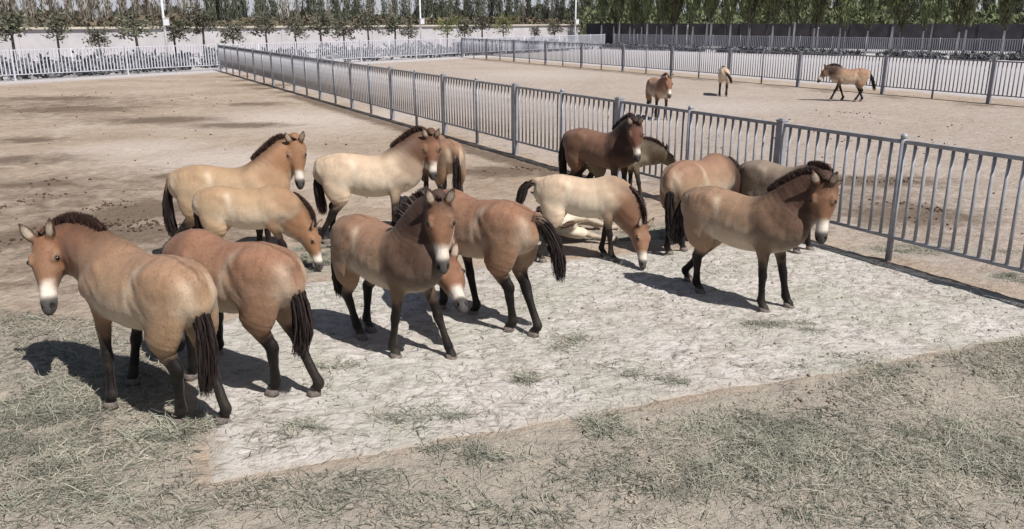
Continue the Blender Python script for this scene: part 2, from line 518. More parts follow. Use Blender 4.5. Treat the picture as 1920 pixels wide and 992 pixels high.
    # neck
    Nk = A0 + h * 0.035 - n * 0.075
    d0 = unit(np.array([0.75, 0, np.clip((poll[2] - 0.6) * 0.7, -0.15, 0.5)]) + 0.6 * unit(Nk - B0))
    dist = np.linalg.norm(Nk - B0)
    c1 = B0 + d0 * dist * 0.42
    c2 = Nk - unit(0.6 * unit(Nk - c1) + 0.25 * h + 0.40 * n) * dist * 0.30
    ts = np.linspace(0, 1, 8)
    cur = np.array([(1-t)**3*B0 + 3*(1-t)**2*t*c1 + 3*(1-t)*t*t*c2 + t**3*Nk for t in ts])
    hw = np.interp(ts, [0, 0.35, 0.7, 1], [0.195, 0.168, 0.138, 0.110])
    hh = np.interp(ts, [0, 0.35, 0.7, 1], [0.275, 0.268, 0.225, 0.162])
    tg = np.gradient(cur, axis=0)
    u0 = np.array([-0.35, 0, 1.0]); u1 = unit(-h * 0.8 + n * 0.35 + np.array([0, 0, 0.3]))
    sides = np.array([unit(np.cross(unit(u0 * (1 - t) + u1 * t), unit(g))) for t, g in zip(ts, tg)])
    L.append(Loft([(*c, a, b, b * 1.05) for c, a, b in zip(cur, hw, hh)], sides, 'neck', 0.055, 2))
    neck = L[-1]
    # ears
    ears = []
    for sg in (1, -1):
        e0 = A0 - h * 0.005 + sd * sg * 0.070 + n * 0.055
        ed = unit(-h * 0.62 + n * 0.62 + sd * sg * 0.28)
        sv = unit(np.cross(ed, np.cross(sd * sg + h * 0.5, ed)))
        pts = [(0, 0.030, 0.026), (0.05, 0.042, 0.022), (0.10, 0.033, 0.017), (0.155, 0.010, 0.010)]
        L.append(Loft([(*(e0 + ed * t), a, b, b) for t, a, b in pts], sv, 'ear', 0.02, 3))
        ears.append((e0, ed, sv))
    # dock of the tail
    dock = np.array([-0.655, 0, 1.15])
    T = [dock] + [np.asarray(p, float) for p in tail]
    L.append(Loft([(*(dock + np.array([0.05, 0, 0.0])), 0.05, 0.05, 0.06), (*(dock * 0.5 + T[1] * 0.5 + np.array([-0.01, 0, 0.02])), 0.040, 0.042, 0.045), (*(T[1]), 0.032, 0.034, 0.034)], Y, 'dock', 0.05, 2))

    lo = np.min([l.lo for l in L], 0) - 0.05; hi = np.max([l.hi for l in L], 0) + 0.05
    lv = vox / s
    dims = np.ceil((hi - lo) / lv).astype(int) + 1
    F = np.full(dims, 0.5, np.float32)
    gx, gy, gz = [(lo[i] + lv * np.arange(dims[i])).astype(np.float32) for i in range(3)]
    mg = 0.07
    def rng(a, b):
        i0 = np.clip(np.floor((a - mg - lo) / lv).astype(int), 0, dims - 1)
        i1 = np.clip(np.ceil((b + mg - lo) / lv).astype(int) + 1, 1, dims)
        return i0, i1
    for l in L:
        i0, i1 = rng(l.lo, l.hi)
        loc = np.full(i1 - i0, 0.5, np.float32)
        for g in l.seg:
            j0, j1 = rng(g[7], g[8])
            X = gx[j0[0]:j1[0], None, None]; Yg = gy[None, j0[1]:j1[1], None]; Z = gz[None, None, j0[2]:j1[2]]
            d = Loft.ev(g, X, Yg, Z)[0].astype(np.float32)
            sl = tuple(slice(j0[i] - i0[i], j1[i] - i0[i]) for i in range(3))
            loc[sl] = np.minimum(loc[sl], d)
        sl = tuple(slice(i0[i], i1[i]) for i in range(3))
        F[sl] = smin(F[sl], loc, l.k)
    # nostrils, ear cups, the groove of the croup
    def carve(c, r, k=0.012):
        c = np.asarray(c); i0, i1 = rng(c - r, c + r)
        X = gx[i0[0]:i1[0], None, None]; Yg = gy[None, i0[1]:i1[1], None]; Z = gz[None, None, i0[2]:i1[2]]
        d = np.sqrt((X - c[0])**2 + (Yg - c[1])**2 + (Z - c[2])**2) - r
        sl = tuple(slice(i0[i], i1[i]) for i in range(3))
        F[sl] = -smin(-F[sl], d.astype(np.float32), k)
    if vox < 0.02:
        for sg in (1, -1):
            carve(A0 + h * 0.545 + sd * sg * 0.043 + n * 0.006, 0.018)
    gx3, gy3, gz3 = gx[:, None, None], gy[None, :, None], gz[None, None, :]
    F += (0.0034 * np.sin(17 * gx3 + 3 * np.sin(9 * gz3)) * np.sin(15 * gz3 + 2.5 * np.sin(11 * gx3) + 6 * gy3)).astype(np.float32)
    V, Q = surface_nets(F, lo, lv)
    # keep only the big shell: drop nothing (all lofts are connected)
    # ---------------- coat colours
    nV = len(V)
    best = np.full(nV, 9.0)
    W = np.zeros(nV); C = np.zeros((nV, 3))
    nz = 0.5 * np.sin(V[:, 0] * 23 + 4 * np.sin(V[:, 2] * 17)) + 0.5 * np.sin(V[:, 2] * 31 + V[:, 1] * 27 + 3 * np.sin(V[:, 0] * 13))
    for l in L:
        m0 = np.all((V > l.lo - 0.03) & (V < l.hi + 0.03), 1)
        ids = np.nonzero(m0)[0]
        if not len(ids): continue
        bd = np.full(len(ids), 9.0); bp = np.zeros(len(ids)); ba = np.zeros(len(ids)); bb = np.zeros(len(ids))
        for g in l.seg:
            d, t, va, vb, a, b = Loft.ev(g, V[ids, 0], V[ids, 1], V[ids, 2])
            u = d < bd
            bd = np.where(u, d, bd); bp = np.where(u, g[9] + (g[10] - g[9]) * t, bp); ba = np.where(u, va / a, ba); bb = np.where(u, vb / b, bb)
        x, y, z = V[ids].T
        nn = nz[ids]
        if l.tag in ('trunk', 'haunch', 'shoulder', 'dock'):
            hgt = (z - 0.60) / 0.66
            c = lerp3(P['belly'], P['side'], sstep(hgt + 0.03 * nn, 0.14, 0.70))
            c = c * (1 - sstep(hgt, 0.55, 0.98)[:, None]) + np.asarray(P['top'])[None] * sstep(hgt, 0.55, 0.98)[:, None]
            fr = sstep(x + 0.02 * nn, 0.28, 0.56)
            c = c * (1 - fr[:, None] * 0.6) + lerp3(P['belly'], P['neck'], sstep(hgt, 0.15, 0.65)) * fr[:, None] * 0.6
            if chest > 0:      # dark neck colour, deepened as painted shade, carried down over the shoulder
                fk = sstep(x + 0.10 * (z - 0.9) + 0.02 * nn, 0.16, 0.34) * sstep(z, 0.62, 0.80) * chest
                c = c * (1 - fk[:, None]) + np.asarray(P['neck'])[None] * fk[:, None]
            # pale buttocks beside the tail
            bt = sstep(-x, 0.56, 0.70) * sstep(np.abs(y), 0.035, 0.09) * sstep(z, 0.55, 0.8) * (1 - sstep(z, 1.12, 1.22))
            c = c * (1 - 0.45 * bt[:, None]) + np.asarray(P['belly'])[None] * 0.45 * bt[:, None]
            # pale band in front of the haunch
            fb = np.exp(-((x + 0.17 + 0.25 * (z - 1.0)) / 0.045) ** 2) * sstep(z, 0.75, 0.95) * (1 - sstep(z, 1.15, 1.24))
            c = c * (1 - 0.50 * fb[:, None]) + np.asarray(P['belly'])[None] * 0.50 * fb[:, None]
            ds = (1 - sstep(np.abs(y + 0.004 * nn), 0.006, 0.018)) * sstep(z, 1.08, 1.17) * sstep(-x, 0.0, 0.35) * (0.75 + 0.25 * nn)
            c = c * (1 - 0.62 * ds[:, None]) + np.array([0.06, 0.036, 0.026])[None] * 0.62 * ds[:, None]
            if l.tag == 'dock':
                f = sstep(bp, 0.6, 2.0)
                c = c * (1 - f[:, None]) + np.array([0.10, 0.062, 0.045])[None] * f[:, None]
        elif l.tag.startswith('leg'):
            hind = l.tag[4] == 'h'
            up = lerp3(P['side'], P['side'] if hind else P['neck'], np.full(len(ids), 0.45))
            sg = 1 if l.tag[5] == 'l' else -1
            inn = sstep(-sg * ba, 0.1, 0.8)
            up = up * (1 - 0.35 * inn[:, None]) + np.asarray(P['belly'])[None] * 0.35 * inn[:, None]
            k0, k1 = (2.6, 4.1) if hind else (1.3, 3.1)
            f = sstep(bp + 0.25 * nn + (0.0 if hind else 0.2 * bb), k0, k1)
            c = up * (1 - f[:, None]) + np.asarray(P['leg'])[None] * f[:, None]
            # dust on the pasterns
            du = sstep(bp, 9.3, 11.0) * 0.10
            c = c * (1 - du[:, None]) + np.array([0.42, 0.37, 0.33])[None] * du[:, None]
        elif l.tag == 'neck':
            c = lerp3(P['belly'], P['neck'], sstep(bb + 0.1 * nn, -1.15, -0.35))
            f = (1 - sstep(bp, 0.3, 3.0)) * 0.65
            hgt = (z - 0.60) / 0.66
            tc = lerp3(P['belly'], P['side'], sstep(hgt, 0.10, 0.5))
            c = c * (1 - f[:, None]) + tc * f[:, None]
            dk = sstep(bb, 0.62, 0.98) * 0.55
            c = c * (1 - dk[:, None]) + np.array([0.045, 0.024, 0.018])[None] * dk[:, None]
        elif l.tag == 'head':
            q = V[ids] - A0
            hx = q @ h; hn = q @ n; hs = q @ sd
            c = lerp3(P['neck'], P['head'], sstep(hx, -0.05, 0.15))
            lt = sstep(-hn, 0.02, 0.16) * 0.35
            c = c * (1 - lt[:, None]) + np.asarray(P['belly'])[None] * lt[:, None]
            wz = sstep(hx + 0.02 * nn - 0.08 * np.clip(-hn, 0, .1), 0.320, 0.420)
            c = c * (1 - wz[:, None]) + np.array([0.66, 0.60, 0.56])[None] * wz[:, None]
            nz_ = sstep(hx - 0.25 * np.clip(hn, -0.1, 0.04), 0.445, 0.505)
            c = c * (1 - nz_[:, None]) + np.array([0.085, 0.078, 0.082])[None] * nz_[:, None]
            for sg in (1, -1):
                ep = A0 + h * 0.180 + sd * sg * 0.114 + n * 0.052
                de = np.linalg.norm(V[ids] - ep, axis=1)
                f = (1 - sstep(de, 0.020, 0.042)) * 0.6 * sstep(hn, 0.02, 0.05)
                c = c * (1 - f[:, None]) + np.array([0.62, 0.45, 0.34])[None] * f[:, None]
                f = (1 - sstep(de, 0.020, 0.036)) * 0.9
                c = c * (1 - f[:, None]) + np.array([0.03, 0.02, 0.016])[None] * f[:, None]
                npz = A0 + h * 0.55 + sd * sg * 0.043 + n * 0.0
                f = 1 - sstep(np.linalg.norm(V[ids] - npz, axis=1), 0.014, 0.030)
                c = c * (1 - f[:, None]) + np.array([0.012, 0.010, 0.010])[None] * f[:, None]
        else:   # ear
            c = np.repeat(np.asarray(P['head'])[None] * 0.8, len(ids), 0)
            tip = sstep(bp, 1.9, 2.8)
            rim = sstep(np.abs(ba), 0.55, 0.85)
            f = np.maximum(tip, rim) * 0.85
            c = c * (1 - f[:, None]) + np.array([0.04, 0.026, 0.02])[None] * f[:, None]
            fwd = (V[ids] - (A0 + n * 0.09)) @ n
            ed = ears[0][1]
            # pale hair inside the ear on its front face
            fr_ = sstep(bb * (1 if (np.cross(l.seg[0][1], l.seg[0][3]) @ (n + 0.4 * h)) > 0 else -1), 0.1, 0.6) * (1 - rim) * (1 - tip) * sstep(bp, 0.3, 0.8)
            c = c * (1 - 0.8 * fr_[:, None]) + np.array([0.55, 0.47, 0.40])[None] * 0.8 * fr_[:, None]
        w = np.exp(-np.maximum(bd, -0.02) / 0.012)
        w = np.where(l.tag == 'shoulder', w * 0.5, w)
        C[ids] += c * w[:, None]; W[ids] += w
    C = C / np.maximum(W, 1e-9)[:, None]
    C[W < 1e-8] = P['side']
    # ---------------- link
    root = empty('wild_horse', (pos[0], pos[1], zoff), yaw)
    if tilt is not None:
        root.rotation_mode = 'QUATERNION'
        root.rotation_quaternion = (Matrix.Rotation(yaw, 4, 'Z') @ Matrix.Rotation(tilt, 4, 'X')).to_quaternion()
    tag(root, label, 'horse', group)
    lum = C @ np.array([0.3, 0.55, 0.15])
    C = (C * 0.93 + lum[:, None] * 0.07) * (np.array([0.80, 0.79, 0.72])[None] + 0.16 * sstep(lum, 0.25, 0.55)[:, None])
    me = mesh_arrays('body', V * s, quads=Q, smooth=True, col=np.clip(C, 0, 1), mat=M['coat'])
    body_o = obj('body', me, root)
    # short coat hair lying back over the body
    nh = int(hair)
    if nh:
        rh = np.random.default_rng(int(abs(pos[1]) * 777) + 3)
        nrm = np.zeros(len(me.vertices) * 3, np.float32); me.vertex_normals.foreach_get('vector', nrm); nrm = nrm.reshape(-1, 3)
        cov = np.zeros(len(me.vertices) * 3, np.float32); me.vertices.foreach_get('co', cov); cov = cov.reshape(-1, 3)
        k = rh.integers(0, len(cov), nh)
        b = cov[k] + rh.normal(size=(nh, 3)) * 0.004
        nn_ = nrm[k]
        hd = np.where(((cov[k] / s - A0) @ h > 0.0)[:, None] & (np.linalg.norm(cov[k] / s - A0, axis=1) < 0.65)[:, None], h[None], np.array([[-0.75, 0, -0.66]]))
        hd = hd + rh.normal(size=(nh, 3)) * 0.22
        hd = hd - nn_ * np.sum(hd * nn_, 1)[:, None]; hd /= (np.linalg.norm(hd, axis=1)[:, None] + 1e-6)
        sdh = np.cross(nn_, hd); Lh = rh.uniform(0.012, 0.024, nh)[:, None] * s; wh = rh.uniform(0.0012, 0.0024, nh)[:, None]
        b = b - nn_ * 0.001
        tipc = b + hd * Lh + nn_ * Lh * rh.uniform(0.02, 0.09, nh)[:, None]
        Vh = np.stack([b - sdh * wh, b + sdh * wh, tipc], 1).reshape(-1, 3)
        ch = np.clip(C[k] * np.exp(rh.normal(0.03, 0.075, nh))[:, None], 0, 0.9)
        hm = mesh_arrays('coat_hair', Vh, tris=np.arange(nh * 3).reshape(-1, 3), smooth=True, col=np.repeat(ch, 3, 0), mat=M['coat'])
        ho = obj('coat_hair', hm, body_o); ho['kind'] = 'stuff'
    # hooves
    for hp, fet in hoof_fr:
        mb = MB()
        ring = []
        for zz, rx, ry, xo in ((0.062, 0.050, 0.046, -0.002), (0.03, 0.058, 0.053, 0.008), (0.0, 0.068, 0.060, 0.016)):
            for k in range(14):
                th = 2 * PI * k / 14
                ring.append((hp[0] + xo + rx * math.cos(th), hp[1] + ry * math.sin(th), hp[2] + zz))
        q = [(i * 14 + k, i * 14 + (k + 1) % 14, (i + 1) * 14 + (k + 1) % 14, (i + 1) * 14 + k) for i in range(2) for k in range(14)]
        t = [(28, 28 + k, 28 + k + 1) for k in range(1, 13)] + [(0, k + 1, k) for k in range(1, 13)]
        mb.add(np.array(ring) * s, q=q, t=t)
        mb.build('hoof', M['hoof'], root, True)
    for sg in (1, -1):
        ec = (A0 + h * 0.180 + sd * sg * 0.107 + n * 0.047) * s
        u, v = np.meshgrid(np.linspace(0, PI, 7), np.linspace(0, 2 * PI, 10, endpoint=False), indexing='ij')
        vs = np.stack([np.sin(u) * np.cos(v), np.sin(u) * np.sin(v), np.cos(u)], -1).reshape(-1, 3) * 0.0205 * s + ec
        q = [(i * 10 + k, i * 10 + (k + 1) % 10, (i + 1) * 10 + (k + 1) % 10, (i + 1) * 10 + k) for i in range(6) for k in range(10)]
        obj('eye', mesh_arrays('eye', vs, quads=q, mat=M['eye']), root)
    # ---------------- mane: upright hair, poll to withers, over a thin core
    rr = neck.r
    nseg = len(neck.seg)
    crest, upv, sdv, hgt = [], [], [], []
    for i, g in enumerate(neck.seg):
        f = i / (nseg - 1)
        if f < 0.16: continue
        crest.append(g[0] + g[4] * (g[5][1] - 0.02)); upv.append(g[4]); sdv.append(g[3])
        hgt.append(np.interp(f, [0.12, 0.3, 0.6, 0.9, 1.0], [0.03, 0.075, 0.10, 0.10, 0.085]) * mane_h)
    # past the poll a little tuft
    crest.append(A0 + n * 0.055 - h * 0.01); upv.append(unit(n * 0.85 - h * 0.5)); sdv.append(sd); hgt.append(0.055 * mane_h)
    crest, upv, sdv, hgt = map(np.array, (crest, upv, sdv, hgt))
    nc = len(crest); arc = np.arange(nc)
    rl = np.random.default_rng(int(abs(pos[0]) * 1000) + 5)
    vs, q, t = [], [], []
    def atc(a, f=0):
        return np.array([np.interp(a, arc, crest[:, i]) for i in range(3)]), unit([np.interp(a, arc, upv[:, i]) for i in range(3)]), unit([np.interp(a, arc, sdv[:, i]) for i in range(3)]), np.interp(a, arc, hgt)
    mb = MB()
    ncore = 26
    cv = []
    for i in range(ncore):
        p, u, d, hg = atc(i / (ncore - 1) * (nc - 1))
        hg2 = (hg + 0.02) * 0.80
        cv += [p - d * 0.024, p - d * 0.013 + u * hg2 * 0.7, p + u * hg2, p + d * 0.013 + u * hg2 * 0.7, p + d * 0.024]
    qq = []
    for i in range(ncore - 1):
        for k in range(4):
            qq.append((i * 5 + k, i * 5 + k + 1, (i + 1) * 5 + k + 1, (i + 1) * 5 + k))
    mb.add(np.array(cv) * s, q=qq)
    nb = int(nstr * 15)
    for i in range(nb):
        a = rl.random() * (nc - 1)
        p, u, d, hg = atc(a)
        tn = unit(np.cross(u, d))
        off = rl.normal() * 0.013
        le = (hg + 0.02) * rl.uniform(0.70, 1.12)
        dr = unit(u + d * (off * 5 + rl.normal() * 0.06) + tn * (rl.normal() * 0.10 - 0.04))
        w = 0.0032 + 0.0022 * rl.random()
        b = p + d * off - u * 0.01
        wv = unit(tn * rl.normal() + d * rl.normal()) * w
        mb.add(np.array([b - wv, b + wv, b + dr * le * 0.6 + wv * 0.7, b + dr * le * 0.6 - wv * 0.7, b + dr * le]) * s, q=[(0, 1, 2, 3)], t=[(3, 2, 4)])
    mb.build('mane', M['hair_mane'], root, True)
    # ---------------- tail hair
    TP = np.array([dock] + T[1:])
    tt = np.linspace(0, 1, len(TP))
    def tp(f):
        f = np.clip(f, 0, 1) * (len(TP) - 1); i = min(int(f), len(TP) - 2); t_ = f - i
        p0 = TP[max(i - 1, 0)]; p1 = TP[i]; p2 = TP[i + 1]; p3 = TP[min(i + 2, len(TP) - 1)]
        return 0.5 * ((2 * p1) + (p2 - p0) * t_ + (2 * p0 - 5 * p1 + 4 * p2 - p3) * t_ ** 2 + (3 * p1 - p0 - 3 * p2 + p3) * t_ ** 3)
    mb = MB()
    fs = np.linspace(0.12, 0.86, 9)
    core = np.array([tp(f) for f in fs])
    mb.tube(core * s, np.interp(fs, [0.1, 0.3, 0.6, 0.85, 1], [0.032, 0.042, 0.048, 0.038, 0.012]) * s, 8)
    ns = int(nstr * 3.2)
    for i in range(ns):
        f0 = rl.uniform(0.03, 0.55); f1 = min(1.0, f0 + rl.uniform(0.35, 0.8)) * rl.uniform(0.95, 1.04)
        o = rl.normal(size=3); o = o / (np.linalg.norm(o) + 1e-6)
        fr = np.linspace(f0, f1, 6); hb = rl.integers(0, 2)
        sp = np.interp(fr, [0, 0.15, 0.35, 0.65, 0.9, 1.05], [0.03, 0.034, 0.048, 0.064, 0.058, 0.035]) * rl.uniform(0.4, 1.15)
        pts = np.array([tp(min(f, 1)) + (tp(1.0) - tp(0.93)) * max(0, f - 1) * 10 for f in fr]) + o[None] * sp[:, None] + rl.normal(size=(6, 3)) * np.array([0, .002, .005, .007, .009, .012])[:, None]
        wv = unit(np.cross(pts[-1] - pts[0], rl.normal(size=3)))
        wd = np.array([0.004, 0.006, 0.0065, 0.006, 0.004, 0.0008])
        vv = np.concatenate([pts - wv * wd[:, None], pts + wv * wd[:, None]])
        mb.add(vv * s, q=[(k, k + 1, k + 7, k + 6) for k in range(5)])
    tail_o = mb.build('tail', M['hair_light'] if pal == 'foal' else M['hair'], root, True)
    mb = MB()          # short brown hair over the root of the tail
    for i in range(int(nstr * 0.55)):
        f0 = rl.uniform(0.0, 0.16); f1 = f0 + rl.uniform(0.10, 0.24)
        o = rl.normal(size=3); o = o / (np.linalg.norm(o) + 1e-6)
        fr = np.linspace(f0, f1, 4)
        pts = np.array([tp(f) for f in fr]) + o[None] * np.array([0.034, 0.044, 0.052, 0.058])[:, None] * rl.uniform(0.8, 1.1)
        wv = unit(np.cross(pts[-1] - pts[0], o))
        wd = np.array([0.009, 0.010, 0.008, 0.001])
        mb.add(np.concatenate([pts - wv * wd[:, None], pts + wv * wd[:, None]]) * s, q=[(k, k + 1, k + 5, k + 4) for k in range(3)])
    mb.build('tail_root_hair', M['hair_light'], tail_o, True)
    return root

def dxy(yaw): return np.array([math.cos(yaw), math.sin(yaw), 0.0])

def solve_on_ray(u, v, c, Ld, near):
    """point on the sight line at distance Ld from c"""
    o = np.array([0, 0, CAM_H]); d = unit(ray(u, v))
    oc = o - c; b = oc @ d; q = oc @ oc - Ld * Ld
    disc = b * b - q
    if disc <= 0:
        p = o + d * (-b); return c + unit(p - c) * Ld
    t = -b - math.sqrt(disc) if near else -b + math.sqrt(disc)
    return o + d * t

HORSES = []
def horse(label, s, pal, yaw, croup=None, hind=None, fore=None, pos=None, hooves=None, poll=None, muzzle=None, pn=True, mn=True, nl=0.66, tail=None, tail_px=None, face=None, group='wild horses standing in the near pen', dbg='', **kw):
    yaw = math.radians(yaw)
    f = dxy(yaw); l = np.array([-f[1], f[0], 0])
    if pos is not None:
        P0 = np.array([*pos, 0.0])
    elif croup is not None:
        P0 = at(*croup, 1.255 * s) + f * 0.42 * s; P0[2] = 0
    def loc(p):
        q = np.asarray(p) - P0
        return np.array([q @ f, q @ l, q[2]]) / s
    def wld(p):
        p = np.asarray(p) * s
        return P0 + f * p[0] + l * p[1] + np.array([0, 0, p[2]])
    hv = dict(fl=(0.44, 0.15, 0), fr=(0.40, -0.15, 0), hl=(-0.50, 0.15, 0), hr=(-0.56, -0.15, 0))
    for k, v in (hooves or {}).items():
        if len(v) == 2:
            q = loc(at(*v)); print(dbg, k, 'raw', q.round(2))
            tx = 0.42 if k[0] == 'f' else -0.53
            ty = 0.15 if k[1] == 'l' else -0.15
            q[0] = np.clip(q[0], tx - 0.32, tx + 0.3); q[1] = np.clip(q[1], ty - 0.17, ty + 0.17); q[2] = 0
            hv[k] = tuple(q)
        else: hv[k] = v
    if poll is None: pl = np.array([0.88, 0, 1.44])
    elif len(poll) == 2:
        pl = loc(solve_on_ray(*poll, wld((0.34, 0, 0.99)), nl * s, pn))
    else: pl = np.array(poll, float)
    if muzzle is None: mz = pl + unit((0.75, 0, -0.65)) * 0.56
    elif len(muzzle) == 2:
        mz = loc(solve_on_ray(*muzzle, wld(pl), 0.56 * s, mn))
    else: mz = np.array(muzzle, float)
    if face is not None:      # turn of the face from straight at the camera, in degrees (+ = to its left)
        v_ = (np.array([0, 0, CAM_H]) - wld(pl)); v_[2] = 0; v_ = unit(v_)
        a_ = math.radians(face)
        v_ = np.array([v_[0] * math.cos(a_) - v_[1] * math.sin(a_), v_[0] * math.sin(a_) + v_[1] * math.cos(a_), 0.35])
        kw['faceup'] = np.array([v_ @ f, v_ @ l, v_[2]])
    if tail_px:
        dw = wld((-0.70, 0, 1.1)); dep = dw[1]
        tl = []
        for i, (u, v) in enumerate(tail_px):
            r_ = ray(u, v); tl.append(loc(np.array([0, 0, CAM_H]) + r_ * (dep / r_[1])))
        tail = tl
    if tail is None:
        tail = [(-0.735, 0, 1.03), (-0.77, 0.0, 0.83), (-0.775, 0.01, 0.6), (-0.75, 0.0, 0.38)]
    print(dbg, 'P0', P0.round(2), 'croup px', np.round(proj(wld((-.42, 0, 1.255))), 0), 'withers px', np.round(proj(wld((.38, 0, 1.27))), 0), 'poll', pl.round(2), 'muz', mz.round(2))
    HORSES.append(dict(label=label, pos=P0[:2], yaw=yaw, s=s, pal=pal, hooves=hv, poll=pl, muzzle=mz, tail=tail, group=group, **kw))

# ------------------------------------------------------------------ layout lines on the ground
FB = np.array([4.9, 10.3, 0.0])
FA = np.array([-18.4, 53.2, 0.0])
FD = unit(FA - FB)                                   # the near fence runs this way (away from the camera)
PA0, PA1 = at(15, 153), at(865, 107)
PD = unit(PA1 - PA0)                                 # long perimeter fence at the back left
CORN = at(1150, 91)
RD = unit(at(1920, 112) - CORN)                      # perimeter fence at the back right
BF0 = at(865, 107); BD = unit(at(1785, 188) - BF0)   # back fence of the far pen

def side_of(p, o, d):
    """signed distance, + to the left of direction d"""
    return d[0] * (p[..., 1] - o[1]) - d[1] * (p[..., 0] - o[0])

def vnoise(x, y, seed=0):
    r = np.random.default_rng(seed); tab = r.random((64, 64))
    xi = np.floor(x).astype(int); yi = np.floor(y).astype(int)
    fx = x - xi; fy = y - yi; fx = fx * fx * (3 - 2 * fx); fy = fy * fy * (3 - 2 * fy)
    g = lambda a, b: tab[a % 64, b % 64]
    return (g(xi, yi) * (1 - fx) + g(xi + 1, yi) * fx) * (1 - fy) + (g(xi, yi + 1) * (1 - fx) + g(xi + 1, yi + 1) * fx) * fy

def fbm(x, y, seed=0, oct_=4):
    t = 0; a = 0.5; n = 0
    for i in range(oct_):
        t = t + a * vnoise(x, y, seed + i); n += a; x = x * 2.03 + 7.1; y = y * 2.03 + 3.7; a *= 0.5
    return t / n

def patch(P, u, v, ru, rv):
    """a soft elliptical patch on the ground, given where it lies and how big it is"""
    c = at(u, v); rx = np.linalg.norm(at(u + ru, v) - c); ry = np.linalg.norm(at(u, v - rv) - at(u, v + rv)) / 2
    return np.exp(-(((P[:, 0] - c[0]) / rx) ** 2 + ((P[:, 1] - c[1]) / ry) ** 2))

# sandy pad: corners on the ground (front right, back right, back left, front left)
PADC = [at(2060, 606), at(1500, 447), at(575, 531), at(393, 905)]
PADL = [at(345, 640)]

def ground_h(x, y):
    near = np.exp(-np.maximum(y - 16, 0) / 6.0)
    h = (fbm(x * 2.2, y * 2.2, 3, 3) - 0.5) * 0.030 + (fbm(x * 7.0, y * 7.0, 9, 3) - 0.5) * 0.026
    return h * near

# ------------------------------------------------------------------ ground
xs = np.concatenate([-np.geomspace(9.0, 1400, 46)[::-1][:-1], np.arange(-9.0, 10.0, 0.055), np.geomspace(10.0, 1400, 46)])
ys = np.concatenate([[-30, -8, 0, 2.0], np.arange(3.2, 19.0, 0.055), np.geomspace(19.05, 110, 110), np.geomspace(112, 1800, 24)])
GX, GY = np.meshgrid(xs, ys, indexing='ij')
GP = np.stack([GX.ravel(), GY.ravel()], 1)
gz = ground_h(GP[:, 0], GP[:, 1])

def in_pad(P, grow=0.0):
    c = [PADC[0], PADC[1], PADC[2], PADL[0], PADC[3]]
    d = np.full(len(P), 1e9)
    for a, b in zip(c, c[1:] + c[:1]):
        d = np.minimum(d, side_of(P, a, unit(b - a)))
    return d
pd_ = in_pad(GP)
gz = gz - 0.012 * sstep(pd_, -0.05, 0.12)
pale = np.zeros(len(GP)); dark = np.zeros(len(GP)); green = np.zeros(len(GP)); white = np.zeros(len(GP))
for a in [(560, 225, 260, 26), (420, 300, 240, 30), (780, 215, 160, 18), (700, 330, 120, 30), (1000, 140, 160, 12), (1350, 200, 180, 18), (760, 150, 90, 10), (250, 280, 160, 22)]:
    pale = np.maximum(pale, patch(GP, *a))
for a in [(250, 400, 130, 34), (60, 345, 100, 10), (400, 365, 110, 12), (140, 205, 130, 8), (300, 225, 120, 8), (450, 235, 110, 6), (100, 185, 110, 5), (50, 440, 80, 30), (240, 440, 140, 22),
          (930, 322, 110, 12), (760, 305, 60, 8), (60, 300, 80, 12), (40, 262, 80, 7), (1450, 390, 140, 22), (1700, 400, 160, 26), (1640, 340, 160, 12), (1300, 340, 90, 12), (320, 330, 40, 8), (500, 160, 50, 3), (480, 195, 60, 4)]:
    dark = np.maximum(dark, patch(GP, *a))
for a in [(60, 780, 170, 70), (20, 900, 200, 70), (330, 815, 110, 40), (200, 700, 160, 80), (1450, 850, 170, 70), (1820, 880, 190, 70), (1740, 470, 180, 12), (1260, 440, 90, 18), (1250, 950, 200, 60), (600, 505, 90, 12), (1600, 760, 220, 60), (1100, 445, 120, 14), (1900, 520, 80, 8)]:
    green = np.maximum(green, patch(GP, *a))
fr_ = -side_of(np.concatenate([GP, np.zeros((len(GP), 1))], 1), PADC[3], unit(PADC[0] - PADC[3]))
green = np.maximum(green, 0.95 * sstep(fr_, -0.12, 0.25) * sstep(GP[:, 1], 1, 3))
lf_ = -in_pad(GP)
green = np.maximum(green, 0.80 * sstep(lf_, -0.1, 0.2) * sstep(-GP[:, 0], 0.2, 1.0) * (1 - sstep(GP[:, 1], 7.2, 9.0)))
for a in [(120, 490, 280, 100), (120, 370, 280, 70), (400, 430, 140, 50), (60, 200, 300, 26), (1600, 380, 260, 60)]:
    dark = np.maximum(dark, 0.56 * patch(GP, *a))
G3 = np.concatenate([GP, np.zeros((len(GP), 1))], 1)
sp = side_of(G3, PA0, PD)           # + beyond the perimeter fence
inside = -sp
white = np.maximum(white, sstep(sp, -4.5, 0.5))
sb = side_of(G3, BF0, BD)           # + beyond the far pen's back fence
white = np.maximum(white, sstep(sb, 0.6, 4.0))
dark = np.maximum(dark, 0.9 * np.exp(-((side_of(G3, FB, FD) - 0.55) / 0.42) ** 2) * sstep(GP[:, 1], 12, 17) * (1 - sstep(GP[:, 1], 45, 56)))  # foot of the near fence: dirt band with the fence's shadow painted in
dark = np.maximum(dark, 0.6 * np.exp(-((sb + 0.9) / 0.7) ** 2))  # shadow of the far pen's back fence, painted along its near side
far_pen = sstep(-side_of(G3, FB, FD), 0.0, 0.6) * sstep(-sb, 0, 1)
quads = []
nx_, ny_ = len(xs), len(ys)
ii, jj = np.meshgrid(np.arange(nx_ - 1), np.arange(ny_ - 1), indexing='ij')
q0 = (ii * ny_ + jj).ravel()
gq = np.stack([q0, q0 + ny_, q0 + ny_ + 1, q0 + 1], 1)
gme = mesh_arrays('ground', np.concatenate([GP, gz[:, None]], 1), quads=gq, smooth=True)
